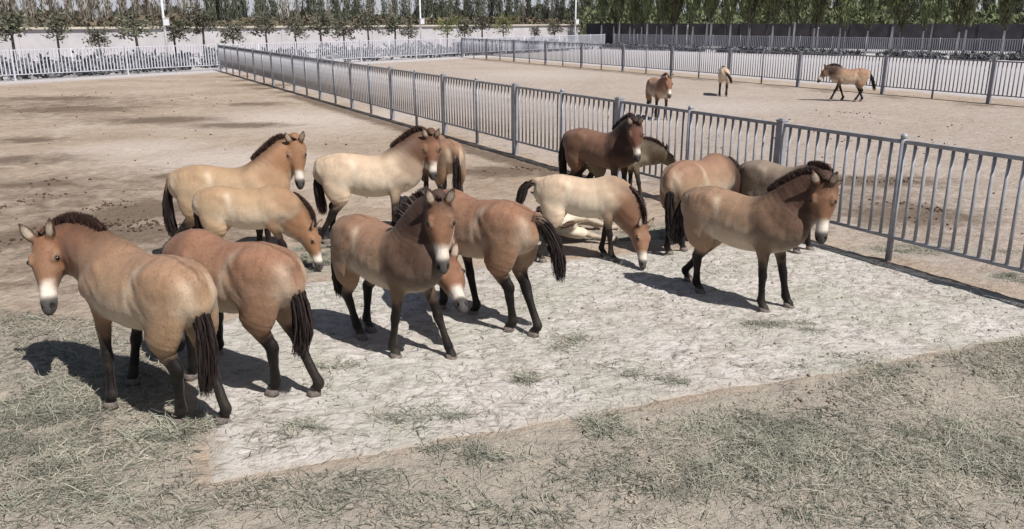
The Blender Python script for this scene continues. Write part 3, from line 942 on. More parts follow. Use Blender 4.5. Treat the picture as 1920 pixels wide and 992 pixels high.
def add_attr(me, name, rgb):
    a = me.color_attributes.new(name, 'FLOAT_COLOR', 'POINT')
    c = np.ones((len(me.vertices), 4), np.float32); c[:, :3] = rgb
    a.data.foreach_set('color', c.ravel())
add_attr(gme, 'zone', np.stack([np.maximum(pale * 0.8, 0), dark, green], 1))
add_attr(gme, 'zone2', np.stack([white, far_pen, white * 0], 1))

def ground_mat():
    m, nt, b = newmat('sandy_ground', 0.95, 0.12)
    pos = N(nt, 'ShaderNodeNewGeometry').outputs['Position']
    z1 = N(nt, 'ShaderNodeSeparateColor'); nt.links.new(N(nt, 'ShaderNodeVertexColor', layer_name='zone').outputs['Color'], z1.inputs[0])
    z2 = N(nt, 'ShaderNodeSeparateColor'); nt.links.new(N(nt, 'ShaderNodeVertexColor', layer_name='zone2').outputs['Color'], z2.inputs[0])
    nl = noise(nt, pos, 0.35, 5, 0.62, 0.5)
    nm = noise(nt, pos, 1.7, 6, 0.68, 0.8)
    nf = noise(nt, pos, 9.0, 5, 0.7, 0.6)
    ns = noise(nt, pos, 45, 3, 0.7)
    base = ramp(nt, nl, [(0.32, (0.350, 0.272, 0.205)), (0.5, (0.43, 0.348, 0.277)), (0.68, (0.495, 0.415, 0.345))])
    base = mixc(nt, mapr(nt, nm, 0.35, 0.7, 0.0, 0.5), base, (0.30, 0.24, 0.185))
    def mask(sock, lo, hi, amp=0.9):
        v = math_n(nt, 'ADD', sock, math_n(nt, 'MULTIPLY', math_n(nt, 'SUBTRACT', nm, 0.5), amp))
        v = math_n(nt, 'ADD', v, math_n(nt, 'MULTIPLY', math_n(nt, 'SUBTRACT', nf, 0.5), amp * 0.6))
        return mapr(nt, v, lo, hi)
    nk = noise(nt, pos, 3.4, 6, 0.72, 0.9)
    base = mixc(nt, mapr(nt, nk, 0.50, 0.70, 0.0, 0.65), base, (0.225, 0.170, 0.122))
    base = mixc(nt, mapr(nt, nk, 0.44, 0.30, 0.0, 0.5), base, (0.50, 0.435, 0.375))
    c = mixc(nt, mask(z1.outputs[0], 0.25, 0.85), base, (0.53, 0.46, 0.405))
    c = mixc(nt, math_n(nt, 'MULTIPLY', z2.outputs[1], mapr(nt, nk, 0.35, 0.6, 0.75, 0.35)), c, (0.42, 0.37, 0.34))
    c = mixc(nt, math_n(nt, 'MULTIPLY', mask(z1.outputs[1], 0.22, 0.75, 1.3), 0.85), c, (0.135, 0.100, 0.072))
    c = mixc(nt, math_n(nt, 'MULTIPLY', mask(z1.outputs[2], 0.15, 0.75, 0.9), 0.80), c, (0.345, 0.318, 0.270))
    c = mixc(nt, mask(z2.outputs[0], 0.3, 0.7, 0.5), c, (0.475, 0.452, 0.455))
    # scattered dark bits, trodden crumbs
    sp1 = mapr(nt, nf, 0.60, 0.72, 0.0, 0.55)
    sp2 = mapr(nt, ns, 0.62, 0.72, 0.0, 0.5)
    c = mixc(nt, sp1, c, (0.22, 0.18, 0.14))
    c = mixc(nt, sp2, c, (0.17, 0.14, 0.11))
    c = mixc(nt, mapr(nt, ns, 0.40, 0.28, 0.0, 0.45), c, (0.60, 0.54, 0.49))
    nt.links.new(c, b.inputs['Base Color'])
    wv = N(nt, 'ShaderNodeTexNoise'); wv.inputs['Scale'].default_value = 2.5; wv.inputs['Detail'].default_value = 3
    nt.links.new(pos, wv.inputs['Vector'])
    va = N(nt, 'ShaderNodeVectorMath', operation='MULTIPLY_ADD'); va.inputs[1].default_value = (0.7, 0.7, 0)
    nt.links.new(wv.outputs['Color'], va.inputs[0]); nt.links.new(pos, va.inputs[2])
    vo = N(nt, 'ShaderNodeTexVoronoi', feature='SMOOTH_F1'); vo.inputs['Scale'].default_value = 4.0
    nt.links.new(va.outputs[0], vo.inputs['Vector'])
    hh = math_n(nt, 'ADD', math_n(nt, 'MULTIPLY', nf, 1.0), math_n(nt, 'MULTIPLY', ns, 0.35))
    hh = math_n(nt, 'ADD', hh, math_n(nt, 'ADD', math_n(nt, 'MULTIPLY', vo.outputs['Distance'], 0.9), math_n(nt, 'MULTIPLY', nk, 0.8)))
    bump(nt, b, hh, 0.85, 0.06)
    return m
gme.materials.append(ground_mat())
tag(obj('ground', gme), kind='structure')

# ------------------------------------------------------------------ the pale sandy pad the herd stands on
def pad_mat():
    m, nt, b = newmat('pale_sand', 0.95, 0.12)
    pos = N(nt, 'ShaderNodeNewGeometry').outputs['Position']
    ed = N(nt, 'ShaderNodeVertexColor', layer_name='edge').outputs['Color']
    se = N(nt, 'ShaderNodeSeparateColor'); nt.links.new(ed, se.inputs[0])
    mp = N(nt, 'ShaderNodeMapping'); mp.inputs['Rotation'].default_value = (0, 0, 0.5); mp.inputs['Scale'].default_value = (1, 1.5, 1)
    nt.links.new(pos, mp.inputs['Vector'])
    nl = noise(nt, pos, 0.6, 4, 0.6, 0.4)
    nm = noise(nt, mp.outputs['Vector'], 2.9, 6, 0.66, 1.5)
    n2 = noise(nt, mp.outputs['Vector'], 4.2, 4, 0.60, 2.4)
    ns = noise(nt, pos, 48, 3, 0.7)
    base = ramp(nt, nl, [(0.35, (0.475, 0.440, 0.405)), (0.62, (0.565, 0.535, 0.508))])
    c = mixc(nt, mapr(nt, nm, 0.49, 0.64, 0.0, 0.75), base, (0.335, 0.298, 0.256))
    # little curved dark marks left by hooves and chaff
    mk = math_n(nt, 'ABSOLUTE', math_n(nt, 'SUBTRACT', n2, 0.5))
    mk = mapr(nt, mk, 0.040, 0.0, 0.0, 0.50)
    mk = math_n(nt, 'MULTIPLY', mk, mapr(nt, nm, 0.42, 0.58, 0.1, 1.0))
    c = mixc(nt, mk, c, (0.215, 0.195, 0.165))
    # churned, scale-like hoof marks: warped cells with dirt caught along their rims
    wv = N(nt, 'ShaderNodeTexNoise'); wv.inputs['Scale'].default_value = 3.5; wv.inputs['Detail'].default_value = 3
    nt.links.new(pos, wv.inputs['Vector'])
    va = N(nt, 'ShaderNodeVectorMath', operation='MULTIPLY_ADD'); va.inputs[1].default_value = (0.62, 0.62, 0)
    nt.links.new(wv.outputs['Color'], va.inputs[0]); nt.links.new(mp.outputs['Vector'], va.inputs[2])
    vo = N(nt, 'ShaderNodeTexVoronoi', feature='DISTANCE_TO_EDGE'); vo.inputs['Scale'].default_value = 5.0
    nt.links.new(va.outputs[0], vo.inputs['Vector'])
    rim = math_n(nt, 'POWER', mapr(nt, vo.outputs['Distance'], 0.0, 0.26, 1.0, 0.0), 1.6)
    rim = math_n(nt, 'MULTIPLY', rim, mapr(nt, noise(nt, pos, 5.5, 5, 0.7), 0.45, 0.63, 0.0, 0.62))
    c = mixc(nt, rim, c, (0.250, 0.218, 0.180))
    gr = noise(nt, pos, 0.9, 4, 0.6, 0.5)
    c = mixc(nt, mapr(nt, gr, 0.42, 0.68, 0.0, 0.62), c, (0.355, 0.362, 0.300))
    c = mixc(nt, mapr(nt, ns, 0.60, 0.72, 0.0, 0.4), c, (0.22, 0.19, 0.16))
    c = mixc(nt, mapr(nt, ns, 0.38, 0.28, 0.0, 0.5), c, (0.66, 0.63, 0.61))
    # worn, soiled rim
    v = math_n(nt, 'ADD', se.outputs[0], math_n(nt, 'MULTIPLY', math_n(nt, 'SUBTRACT', nm, 0.5), 0.9))
    c = mixc(nt, mapr(nt, v, 0.12, -0.06, 0.0, 0.85), c, (0.33, 0.29, 0.24))
    nt.links.new(c, b.inputs['Base Color'])
    hh = math_n(nt, 'ADD', math_n(nt, 'ADD', math_n(nt, 'MULTIPLY', nm, 0.8), math_n(nt, 'MULTIPLY', n2, 0.7)), math_n(nt, 'ADD', math_n(nt, 'MULTIPLY', ns, 0.25), math_n(nt, 'MULTIPLY', rim, -0.8)))
    bump(nt, b, hh, 0.75, 0.05)
    return m
ns_, nt_n = 460, 360
S, T_ = np.meshgrid(np.linspace(0, 1, ns_), np.linspace(0, 1, nt_n), indexing='ij')
def edge_pts(pl, tt):
    pl = np.array(pl); dd = np.concatenate([[0], np.cumsum(np.linalg.norm(np.diff(pl, axis=0), axis=1))]); dd /= dd[-1]
    return np.stack([np.interp(tt, dd, pl[:, i]) for i in range(2)], -1)
Lf = edge_pts([PADC[3], PADL[0], PADC[2]], T_[0]); Rt = edge_pts([PADC[0], PADC[1]], T_[0])
Ft = edge_pts([PADC[3], PADC[0]], S[:, 0]); Bk = edge_pts([PADC[2], PADC[1]], S[:, 0])
pp = (1 - S)[..., None] * Lf[None] + S[..., None] * Rt[None] + (1 - T_)[..., None] * Ft[:, None] + T_[..., None] * Bk[:, None] \
    - ((1 - S) * (1 - T_))[..., None] * Ft[0] - (S * (1 - T_))[..., None] * Ft[-1] - ((1 - S) * T_)[..., None] * Bk[0] - (S * T_)[..., None] * Bk[-1]
e = np.minimum(np.minimum(S, 1 - S) * 9, np.minimum(T_, 1 - T_) * 7)
wob = np.exp(-e / 0.25)
pp[..., 0] += wob * (fbm(pp[..., 0] * 2.3, pp[..., 1] * 2.3, 21, 5) - 0.5) * 0.13
pp[..., 1] += wob * (fbm(pp[..., 0] * 2.3 + 9, pp[..., 1] * 2.3, 25, 5) - 0.5) * 0.13
px_, py_ = pp[..., 0].ravel(), pp[..., 1].ravel()
churn = np.abs(fbm(px_ * 6.5, py_ * 8.0, 61, 3) - 0.5) * 2
pz = ground_h(px_, py_) * 0.8 + 0.010 + 0.022 * (churn - 0.2) * np.clip(e.ravel(), 0, 1) - 0.016 * np.exp(-e.ravel() / 0.05)
i2, j2 = np.meshgrid(np.arange(ns_ - 1), np.arange(nt_n - 1), indexing='ij')
q0 = (i2 * nt_n + j2).ravel()
pme = mesh_arrays('sand_pad', np.stack([px_, py_, pz], 1), quads=np.stack([q0, q0 + nt_n, q0 + nt_n + 1, q0 + 1], 1), smooth=True)
add_attr(pme, 'edge', np.repeat(np.clip(e.ravel() / 1.2, 0, 1)[:, None], 3, 1))
pme.materials.append(pad_mat())
tag(obj('sand_pad', pme), kind='structure')

def zg(x, y):
    """height of what one walks on"""
    x = np.atleast_1d(x); y = np.atleast_1d(y)
    d = in_pad(np.stack([x, y], 1))
    return np.where(d > 0.15, ground_h(x, y) * 0.8 + 0.010, ground_h(x, y) + 0.004)

# ------------------------------------------------------------------ hay, dry grass, dung
def strands(name, pts, length, up, width, mat, seed, label=None):
    r = np.random.default_rng(seed); n = len(pts)
    L = r.uniform(length[0], length[1], n); az = r.uniform(0, 2 * PI, n); el = np.radians(r.uniform(up[0], up[1], n))
    bend = r.normal(0, 0.6, n); W = r.uniform(width[0], width[1], n) * r.choice([0.6, 0.9, 1.2], n); L = L * np.exp(r.normal(0, 0.35, n))
    z0 = zg(pts[:, 0], pts[:, 1]) - 0.004
    rows = []
    p = np.stack([pts[:, 0], pts[:, 1], z0 + r.uniform(0, 0.012, n)], 1)
    for k in range(4):
        d = np.stack([np.cos(az) * np.cos(el), np.sin(az) * np.cos(el), np.sin(el)], 1)
        sd_ = np.stack([-np.sin(az), np.cos(az), np.zeros(n)], 1)
        tw = r.normal(0, 0.5, n)
        sd_[:, 2] += tw; sd_ /= np.linalg.norm(sd_, axis=1)[:, None]
        w = W * (1.0, 0.95, 0.8, 0.25)[k]
        rows += [p - sd_ * w[:, None], p + sd_ * w[:, None]]
        p = p + d * (L / 3)[:, None]
        az = az + bend * 0.5; el = el - np.radians(r.uniform(0, 22, n))
        p[:, 2] = np.maximum(p[:, 2], z0 + 0.004)
    V = np.stack(rows, 1).reshape(-1, 3)
    b = (np.arange(n) * 8)[:, None]
    q = np.concatenate([b + np.array([2 * k, 2 * k + 1, 2 * k + 3, 2 * k + 2]) for k in range(3)], 0)
    o = obj(name, mesh_arrays(name, V, quads=q, smooth=True, mat=mat))
    tag(o, label, None, None, 'stuff')
    return o

def cloud(spec, seed):
    r = np.random.default_rng(seed); out = []
    for u, v, ru, rv, n in spec:
        c = at(u, v); rx = np.linalg.norm(at(u + ru, v) - c); ry = np.linalg.norm(at(u, v - rv) - at(u, v + rv)) / 2
        nc = max(4, n // 70)
        cc = r.normal(size=(nc, 2)) * 0.55
        k = r.integers(0, nc, n)
        p = cc[k] + r.normal(size=(n, 2)) * 0.16
        out.append(np.stack([c[0] + p[:, 0] * rx, c[1] + p[:, 1] * ry], 1))
    return np.concatenate(out)

def area(poly, n, seed):
    P = np.array([at(u, v)[:2] for u, v in poly]); r = np.random.default_rng(seed)
    lo, hi = P.min(0), P.max(0); q = lo + (hi - lo) * r.random((n * 3, 2))
    ins = np.zeros(len(q), bool)
    for a, b in zip(P, np.roll(P, -1, 0)):
        x = ((a[1] > q[:, 1]) != (b[1] > q[:, 1])) & (q[:, 0] < (b[0] - a[0]) * (q[:, 1] - a[1]) / (b[1] - a[1] + 1e-9) + a[0])
        ins ^= x
    q = q[ins]
    dens = fbm(q[:, 0] * 1.6, q[:, 1] * 1.6, seed + 40, 4)
    q = q[r.random(len(q)) < np.clip((dens - 0.38) * 5, 0.05, 1)]
    return q[:n]

left_poly = [(-160, 560), (180, 600), (330, 640), (350, 760), (400, 992), (-260, 992)]
right_poly = [(400, 905), (1000, 852), (1350, 762), (1950, 622), (2100, 992), (400, 992)]
pad_poly = [(395, 860), (350, 660), (575, 531), (1500, 450), (2000, 600), (1350, 770), (1000, 858)]
clumps = [(70, 765, 120, 55, 1500), (20, 850, 120, 45, 1000), (335, 808, 80, 28, 700), (150, 900, 130, 50, 700), (1440, 830, 110, 45, 1500), (1820, 860, 150, 50, 1700), (1300, 900, 150, 40, 700),
          (1120, 795, 45, 24, 420), (985, 712, 35, 12, 200), (1480, 612, 60, 9, 260), (760, 780, 60, 22, 260), (560, 800, 50, 16, 160), (1060, 640, 60, 16, 160), (1250, 700, 70, 16, 200), (900, 850, 80, 16, 300), (640, 690, 40, 12, 110), (600, 500, 40, 14, 500), (588, 480, 26, 12, 700), (1720, 470, 120, 8, 500), (1250, 432, 60, 14, 800), (1110, 440, 80, 10, 300), (1890, 520, 60, 8, 250), (1640, 690, 90, 20, 300), (560, 468, 40, 12, 300)]
strands('hay_strands', np.concatenate([cloud(clumps, 3), area(left_poly, 4500, 4), area(right_poly, 6000, 5), area(pad_poly, 1800, 6)]), (0.05, 0.16), (0, 38), (0.0014, 0.0032), M['hay_green'], 31)
strands('dark_chaff', np.concatenate([cloud([(u, v, a, b, n // 2) for u, v, a, b, n in clumps], 13), area(left_poly, 5000, 14), area(right_poly, 8000, 15), area(pad_poly, 1500, 16)]), (0.03, 0.11), (0, 20), (0.0018, 0.0045), M['hay_dark'], 32)
strands('dry_straw', np.concatenate([cloud([(u, v, a, b, n // 2) for u, v, a, b, n in clumps], 23), area(left_poly, 4600, 24), area(right_poly, 6500, 25), area(pad_poly, 2000, 26)]), (0.04, 0.12), (0, 30), (0.0012, 0.0028), M['hay_straw'], 33)

def pellets(name, P, size, mat, seed):
    r = np.random.default_rng(seed); n = len(P)
    ico = np.array([[0, 0, 1], [0.89, 0, 0.45], [0.28, 0.85, 0.45], [-0.72, 0.53, 0.45], [-0.72, -0.53, 0.45], [0.28, -0.85, 0.45], [0.72, 0.53, -0.45], [-0.28, 0.85, -0.45], [-0.89, 0, -0.45], [-0.28, -0.85, -0.45], [0.72, -0.53, -0.45], [0, 0, -1]])
    tr = np.array([(0, 1, 2), (0, 2, 3), (0, 3, 4), (0, 4, 5), (0, 5, 1), (1, 6, 2), (2, 7, 3), (3, 8, 4), (4, 9, 5), (5, 10, 1), (6, 7, 2), (7, 8, 3), (8, 9, 4), (9, 10, 5), (10, 6, 1), (11, 7, 6), (11, 8, 7), (11, 9, 8), (11, 10, 9), (11, 6, 10)])
    s = np.exp(r.uniform(math.log(size[0]), math.log(size[1]), n))
    sc3 = s[:, None] * r.uniform(0.7, 1.3, (n, 3)) * np.array([1, 1, 0.65])
    V = ico[None] * sc3[:, None] * r.uniform(0.82, 1.15, (n, 12, 1))
    z = zg(P[:, 0], P[:, 1])
    V = V + np.stack([P[:, 0], P[:, 1], z + sc3[:, 2] * 0.35], 1)[:, None]
    o = obj(name, mesh_arrays(name, V.reshape(-1, 3), tris=(np.arange(n)[:, None, None] * 12 + tr[None]).reshape(-1, 3), smooth=True, mat=mat))
    tag(o, kind='stuff')
dl = area([(-100, 160), (420, 170), (760, 260), (760, 470), (330, 470), (0, 520), (-200, 560)], 330, 51)
dr = area([(1250, 280), (1500, 200), (1930, 230), (1990, 440), (1660, 440)], 150, 52)
dc = cloud([(250, 400, 130, 40, 190), (50, 440, 90, 40, 110), (70, 360, 90, 30, 70), (1700, 395, 120, 20, 80), (1420, 400, 100, 20, 60), (1640, 340, 120, 10, 60), (1560, 212, 90, 4, 30), (940, 320, 90, 8, 40)], 53)
pellets('dung_pellets', np.concatenate([dl, dr, dc]), (0.007, 0.036), M['dung'], 54)
pc = area(pad_poly, 500, 56); pr = area(right_poly, 700, 57); pl_ = area(left_poly, 500, 58)
pellets('soil_crumbs', np.concatenate([pc, pr, pl_]), (0.006, 0.020), simple_mat('crumb', (0.30, 0.25, 0.20), 0.95, 0.1, 0.4, 3), 59)

# ------------------------------------------------------------------ fences
def tube_mesh(name, h0, h1, r, n, mat):
    mb = MB(); mb.tube([(0, 0, h0), (0, 0, h1)], r, n); return mb.mesh(name, mat, True)

def fence(name, label, A, B, mat, post_step, bar_step, barr, phase=0.0, parts=True, z=(0.32, 1.55), thick=0.045, thin=0.032, foot=0.0, group=None):
    A = np.array(A, float); B = np.array(B, float); Lg = np.linalg.norm(B - A); d = (B - A) / Lg; rz = math.atan2(d[1], d[0])
    root = empty(name, tuple(A), rz); tag(root, label, 'fence', group)
    # posts: every second one is a thick square post, the others slim tubes with a ball cap
    mbp = MB(); mbp.box((0, 0, (z[1] + 0.05) / 2 - 0.03), (thick * 2, thick * 2, z[1] + 0.05 + 0.06)); pm_thick = mbp.mesh('post', mat)
    pm_thin = tube_mesh('post', -0.05, z[1] + 0.035, thin, 10, mat)
    mbc = MB(); mbc.box((0, 0, z[1] + 0.06), (thick * 2.3, thick * 2.3, 0.02)); mbc.box((0, 0, z[1] + 0.077), (thick * 1.4, thick * 1.4, 0.016)); cap_thick = mbc.mesh('cap', mat)
    u, v = np.meshgrid(np.linspace(0, PI, 6), np.linspace(0, 2 * PI, 9, endpoint=False), indexing='ij')
    vs = np.stack([np.sin(u) * np.cos(v), np.sin(u) * np.sin(v), np.cos(u)], -1).reshape(-1, 3) * thin * 1.15 + np.array([0, 0, z[1] + 0.06])
    cap_thin = mesh_arrays('cap', vs, quads=[(i * 9 + k, i * 9 + (k + 1) % 9, (i + 1) * 9 + (k + 1) % 9, (i + 1) * 9 + k) for i in range(5) for k in range(9)], mat=mat)
    xs_p = np.arange(phase, Lg + 0.01, post_step)
    for i, x in enumerate(xs_p):
        tk = i % 2 == 0
        p = obj('post', pm_thick if tk else pm_thin, root); p.location = (x, 0, 0)
        c = obj('cap', cap_thick if tk else cap_thin, p)
    for i in range(len(xs_p) - 1):
        for zz, rr in ((z[0], 0.019), (z[1], 0.024)):
            mb = MB(); x0 = xs_p[i] + (thick if i % 2 == 0 else thin * 0.9); x1 = xs_p[i + 1] - (thick if i % 2 else thin * 0.9)
            mb.box(((x0 + x1) / 2, 0, zz), (x1 - x0, rr * 2, rr * 2)); mb.build('rail', mat, root)
    bars = []
    for i in range(len(xs_p) - 1):
        nb = int(round(post_step / bar_step))
        for k in range(1, nb): bars.append(xs_p[i] + post_step * k / nb)
    bars = np.array(bars)
    W = A[None] + bars[:, None] * d[None]
    dist = np.linalg.norm(W[:, :2], axis=1)
    infr = np.abs(W[:, 0]) < W[:, 1] * 0.66 + 0.6
    order = np.argsort(np.where(infr, dist, dist + 1e4))
    single = order[:290] if parts else []
    rest = order[290:] if parts else order
    bm_ = tube_mesh('bar', z[0] + 0.018, z[1] - 0.022, barr, 6, mat)
    for k in single:
        o = obj('bar', bm_, root); o.location = (bars[k], 0, 0)
    if len(rest):
        mb = MB()
        for k in rest: mb.box((bars[k], 0, (z[0] + z[1]) / 2), (barr * 1.9, barr * 1.3, z[1] - z[0] - 0.042))
        o = mb.build('bars', mat, root); o['kind'] = 'stuff'
    return root

step = 2.02
# near fence: one of its thin posts stands at FB; start three spans nearer the camera
nearA = FB - FD * step * 5; nN = int(np.linalg.norm(FA - nearA) / step)
fence('metal_fence', 'long grey blue metal fence running diagonally behind the herd', nearA, nearA + FD * step * nN, M['fence'], step, 0.1683, 0.0205, thick=0.058, thin=0.042)
bfA = BF0; bfB = BF0 + BD * 58
fence('metal_fence', 'grey metal fence along the back of the far pen, behind the walking horse', bfA + BD * 0.15, bfB, M['fence_far'], 2.35, 0.17, 0.023, thick=0.06, thin=0.04)
pfA = PA0 - PD * 12; 
fence('metal_fence', 'white metal fence at the back left in front of the long white wall', pfA, CORN - PD * 0.2, M['fence_white'], 3.1, 0.20, 0.030, parts=False)
fence('metal_fence', 'pale grey metal fence at the back right in front of the black netting', CORN + RD * 0.1, CORN + RD * 52, simple_mat('fence_pale_paint', (0.42, 0.42, 0.46), 0.45, 0.5, 0.15, 4), 3.1, 0.18, 0.036, parts=False)

# ------------------------------------------------------------------ walls
def wall(name, label, pts, h, th, mat, cap=None, bay=4.0, cat='wall', pier=True):
    root = empty(name, tuple(pts[0])); tag(root, label, cat)
    o = pts[0]
    for a, b in zip(pts[:-1], pts[1:]):
        d = unit(b - a); L_ = np.linalg.norm(b - a); rz = math.atan2(d[1], d[0]); Mx = Matrix.Rotation(rz, 3, 'Z')
        n_ = max(1, int(L_ / bay))
        for i in range(n_):
            c = a + d * L_ * (i + 0.5) / n_ - o
            mb = MB(); mb.box((c[0], c[1], h / 2 - 0.1), (L_ / n_ - 0.03, th, h + 0.2), Mx); mb.build('panel', mat, root)
            if cap:
                mb = MB(); mb.box((c[0], c[1], h + 0.085), (L_ / n_ - 0.012, th + 0.44, 0.17), Mx); mb.build('coping', cap, root)
            if pier:
                c2 = a + d * L_ * i / n_ - o
                mb = MB(); mb.box((c2[0], c2[1], h / 2 - 0.1), (0.34 if cap else 0.08, th + 0.12, h + 0.2 - 0.012), Mx); mb.build('pier', mat, root)
    return root
def along(u, D):
    r_ = ray(u, 40); return np.array([r_[0] / r_[1] * D, D, 0.0])
wall('boundary_wall', 'long low white rendered wall with a pale coping in front of the grove', [along(-140, 62), along(1090, 132)], 2.34, 0.25, M['wall_white'], M['wall_cap'], 6.0)
netA, netB = at(1100, 83), at(2010, 99)
wall('netting_fence', 'black shade netting stretched along the back right below the poplars', [netA, netB], 2.68, 0.06, M['net'], None, 4.0, 'fence')

# ------------------------------------------------------------------ lamp posts
def lamp(u, v, label, r=0.085, hb=None):
    p = at(u, v); root = empty('lamp_post', tuple(p)); tag(root, label, 'lamp post', 'white poles round the pens')
    mb = MB(); mb.tube([(0, 0, -0.1), (0, 0, 4.0), (0, 0, 9.0)], [r, r * 0.85, r * 0.6], 10); mb.build('pole', M['white_metal'], root, True)
    mb = MB(); mb.box((0, 0, 0.03), (0.4, 0.4, 0.06)); mb.build('base_plate', M['white_metal'], root)
    if hb:
        mb = MB(); mb.box((r * 2.2, -0.1, hb), (0.34, 0.28, 0.5)); mb.box((r * 2.2, -0.1, hb + 0.27), (0.4, 0.34, 0.04)); mb.build('control_box', M['white_metal'], root)
    mb = MB(); mb.tube([(0, 0, 8.9), (0.5, 0, 9.15), (1.1, 0, 9.2)], [0.05, 0.045, 0.04], 8); mb.build('arm', M['white_metal'], root, True)
    mb = MB(); mb.box((1.35, 0, 9.19), (0.6, 0.24, 0.09)); mb.box((1.35, 0, 9.135), (0.5, 0.18, 0.02)); mb.build('lamp_head', M['white_metal'], root)
lamp(316, 117, 'white pole with a small box, leftmost of the poles by the white fence', 0.10, 2.92)
lamp(790, 100, 'white pole with a small box in front of the bright green young tree', 0.10, 2.95)
lamp(1078, 88, 'white pole near the corner where the black netting begins', 0.10, 2.9)
lamp(1616, 84, 'white pole rising behind the black netting at the right', 0.12, None)

# ------------------------------------------------------------------ trees
def leaf_quads(P, r, wl, vert, seed):
    """little leaf clumps: one bent quad pair per point; vert = how upright they hang"""
    n = len(P); g = np.random.default_rng(seed)
    ax = g.normal(size=(n, 3)) * np.array([1, 1, 0.5]) * (1 - vert) + np.array([0, 0, vert]); ax /= np.linalg.norm(ax, axis=1)[:, None]
    sd_ = np.cross(ax, g.normal(size=(n, 3))); sd_ /= np.linalg.norm(sd_, axis=1)[:, None]
    w = g.uniform(*wl[0], n)[:, None] * r; l_ = g.uniform(*wl[1], n)[:, None] * r
    nn = np.cross(ax, sd_)
    a = P - ax * l_; b = P + ax * l_; m1 = P - sd_ * w + nn * w * 0.3; m2 = P + sd_ * w + nn * w * 0.3
    V = np.stack([a, m2, b, m1], 1).reshape(-1, 3)
    return V, (np.arange(n)[:, None] * 4 + np.arange(4)[None])

def make_poplar(seed, H_, leafy, spread, mat, bark, clear=2.4, wash=False):
    g = np.random.default_rng(seed)
    mb = MB(); zz = np.linspace(-0.1, H_, 9)
    wob = np.cumsum(g.normal(size=(9, 2)) * 0.045, 0); wob[0] = 0
    tr_ = np.concatenate([wob, zz[:, None]], 1)
    mb.tube(tr_, np.interp(zz, [0, 2, H_], [0.09, 0.072, 0.02]) * (1.0 if wash else 1.15), 7)
    pts = []
    nb = int(26 + 26 * leafy)
    for i in range(nb):
        z0 = g.uniform(clear, H_ * 0.8) if i > nb * 0.35 else g.uniform(clear, min(clear + 3.5, H_ * 0.7))
        a = g.uniform(0, 2 * PI); ln = g.uniform(1.4, 3.4) * (1 - 0.45 * z0 / H_)
        b0 = np.array([np.interp(z0, zz, tr_[:, 0]), np.interp(z0, zz, tr_[:, 1]), z0])
        out = spread * g.uniform(0.5, 1.2)
        tt = np.linspace(0, 1, 4)
        br = b0 + np.stack([np.cos(a) * out * np.sqrt(tt) * ln * 0.36, np.sin(a) * out * np.sqrt(tt) * ln * 0.36, tt * ln], 1)
        mb.tube(br, np.array([0.030, 0.022, 0.014, 0.005]), 4, cap=False)
        k = int(g.uniform(10, 22) * leafy) + 2
        f = g.uniform(0.1, 1.05, k)
        p = np.stack([np.interp(f, tt, br[:, j]) for j in range(3)], 1) + g.normal(size=(k, 3)) * np.array([0.13, 0.13, 0.22])
        pts.append(p)
    P = np.concatenate(pts)
    V, Q = leaf_quads(P, 1.0, ((0.025, 0.075), (0.12, 0.42)), 0.80, seed + 1)
    tm = mb.mesh('trunk', bark, True)
    cm = mesh_arrays('crown', V, quads=Q, smooth=False, mat=mat)
    return tm, cm
def place_tree(kind, meshes, p, rz, s, label, group, name='poplar_tree', wash=None):
    root = empty(name, (p[0], p[1], 0), rz); tag(root, label, 'tree', group)
    root.scale = (s * gt.uniform(0.85, 1.25), s * gt.uniform(0.85, 1.25), s)
    t = obj('trunk', meshes[0], root); obj('crown', meshes[1], root)
    if wash is not None: obj('whitewash', wash, t)
    return root
pop_green = [make_poplar(100 + i, 10.5 + i * 0.4, 1.25, 1.15 - 0.1 * i, M['leaf_poplar'], M['bark'], 2.5, True) for i in range(4)]
pop_mix = [make_poplar(140 + i, 11 + i * 0.5, 0.9, 0.7, M['leaf_dark'], M['bark_pale'], 1.6) for i in range(4)]
pop_bare = [make_poplar(180 + i, 11 + i * 0.5, 0.30, 0.45, M['leaf_brown'], M['bark_pale'], 1.2) for i in range(4)]
mbw = MB(); mbw.tube([(0, 0, 0), (0.0, 0, 1.2), (0.0, 0, 2.35)], [0.102, 0.090, 0.082], 9); wash_m = mbw.mesh('whitewash', M['whitewash'], True)
gt = np.random.default_rng(77)
wt = [1127, 1150, 1160, 1180, 1188, 1202, 1212, 1230, 1239, 1260, 1267, 1287, 1297, 1323, 1331, 1359, 1367, 1399, 1404, 1434, 1446, 1477, 1486, 1523, 1530, 1572, 1580, 1623, 1668, 1684, 1726, 1742, 1792, 1805, 1876, 1935, 1960]
for i, u in enumerate(wt):
    v = 83.5 + (u - 1127) * 0.0285 + (0 if i % 2 else 1.6)
    place_tree('g', pop_green[i % 4], at(u, v), gt.uniform(0, 6.28), gt.uniform(0.82, 1.25), 'poplar with a whitewashed trunk in the rows before the black netting', 'whitewashed poplars', wash=wash_m)
for i in range(104):
    u = -190 + 1310 * (i + gt.uniform(-0.4, 0.4)) / 104
    wd = 62 + (u + 140) / 1230 * 70
    D = wd + gt.uniform(4, 34)
    bare = u < 360 or gt.random() < 0.45
    if 430 < u < 520 or 880 < u < 1000: bare = gt.random() < 0.15
    place_tree('m', (pop_bare if bare else pop_mix)[gt.integers(0, 4)], along(u, D), gt.uniform(0, 6.28), gt.uniform(0.85, 1.15),
               'thin bare grey poplar in the grove behind the white wall' if bare else 'slim dark leaved poplar in the grove behind the white wall', 'poplars in the grove behind the white wall')
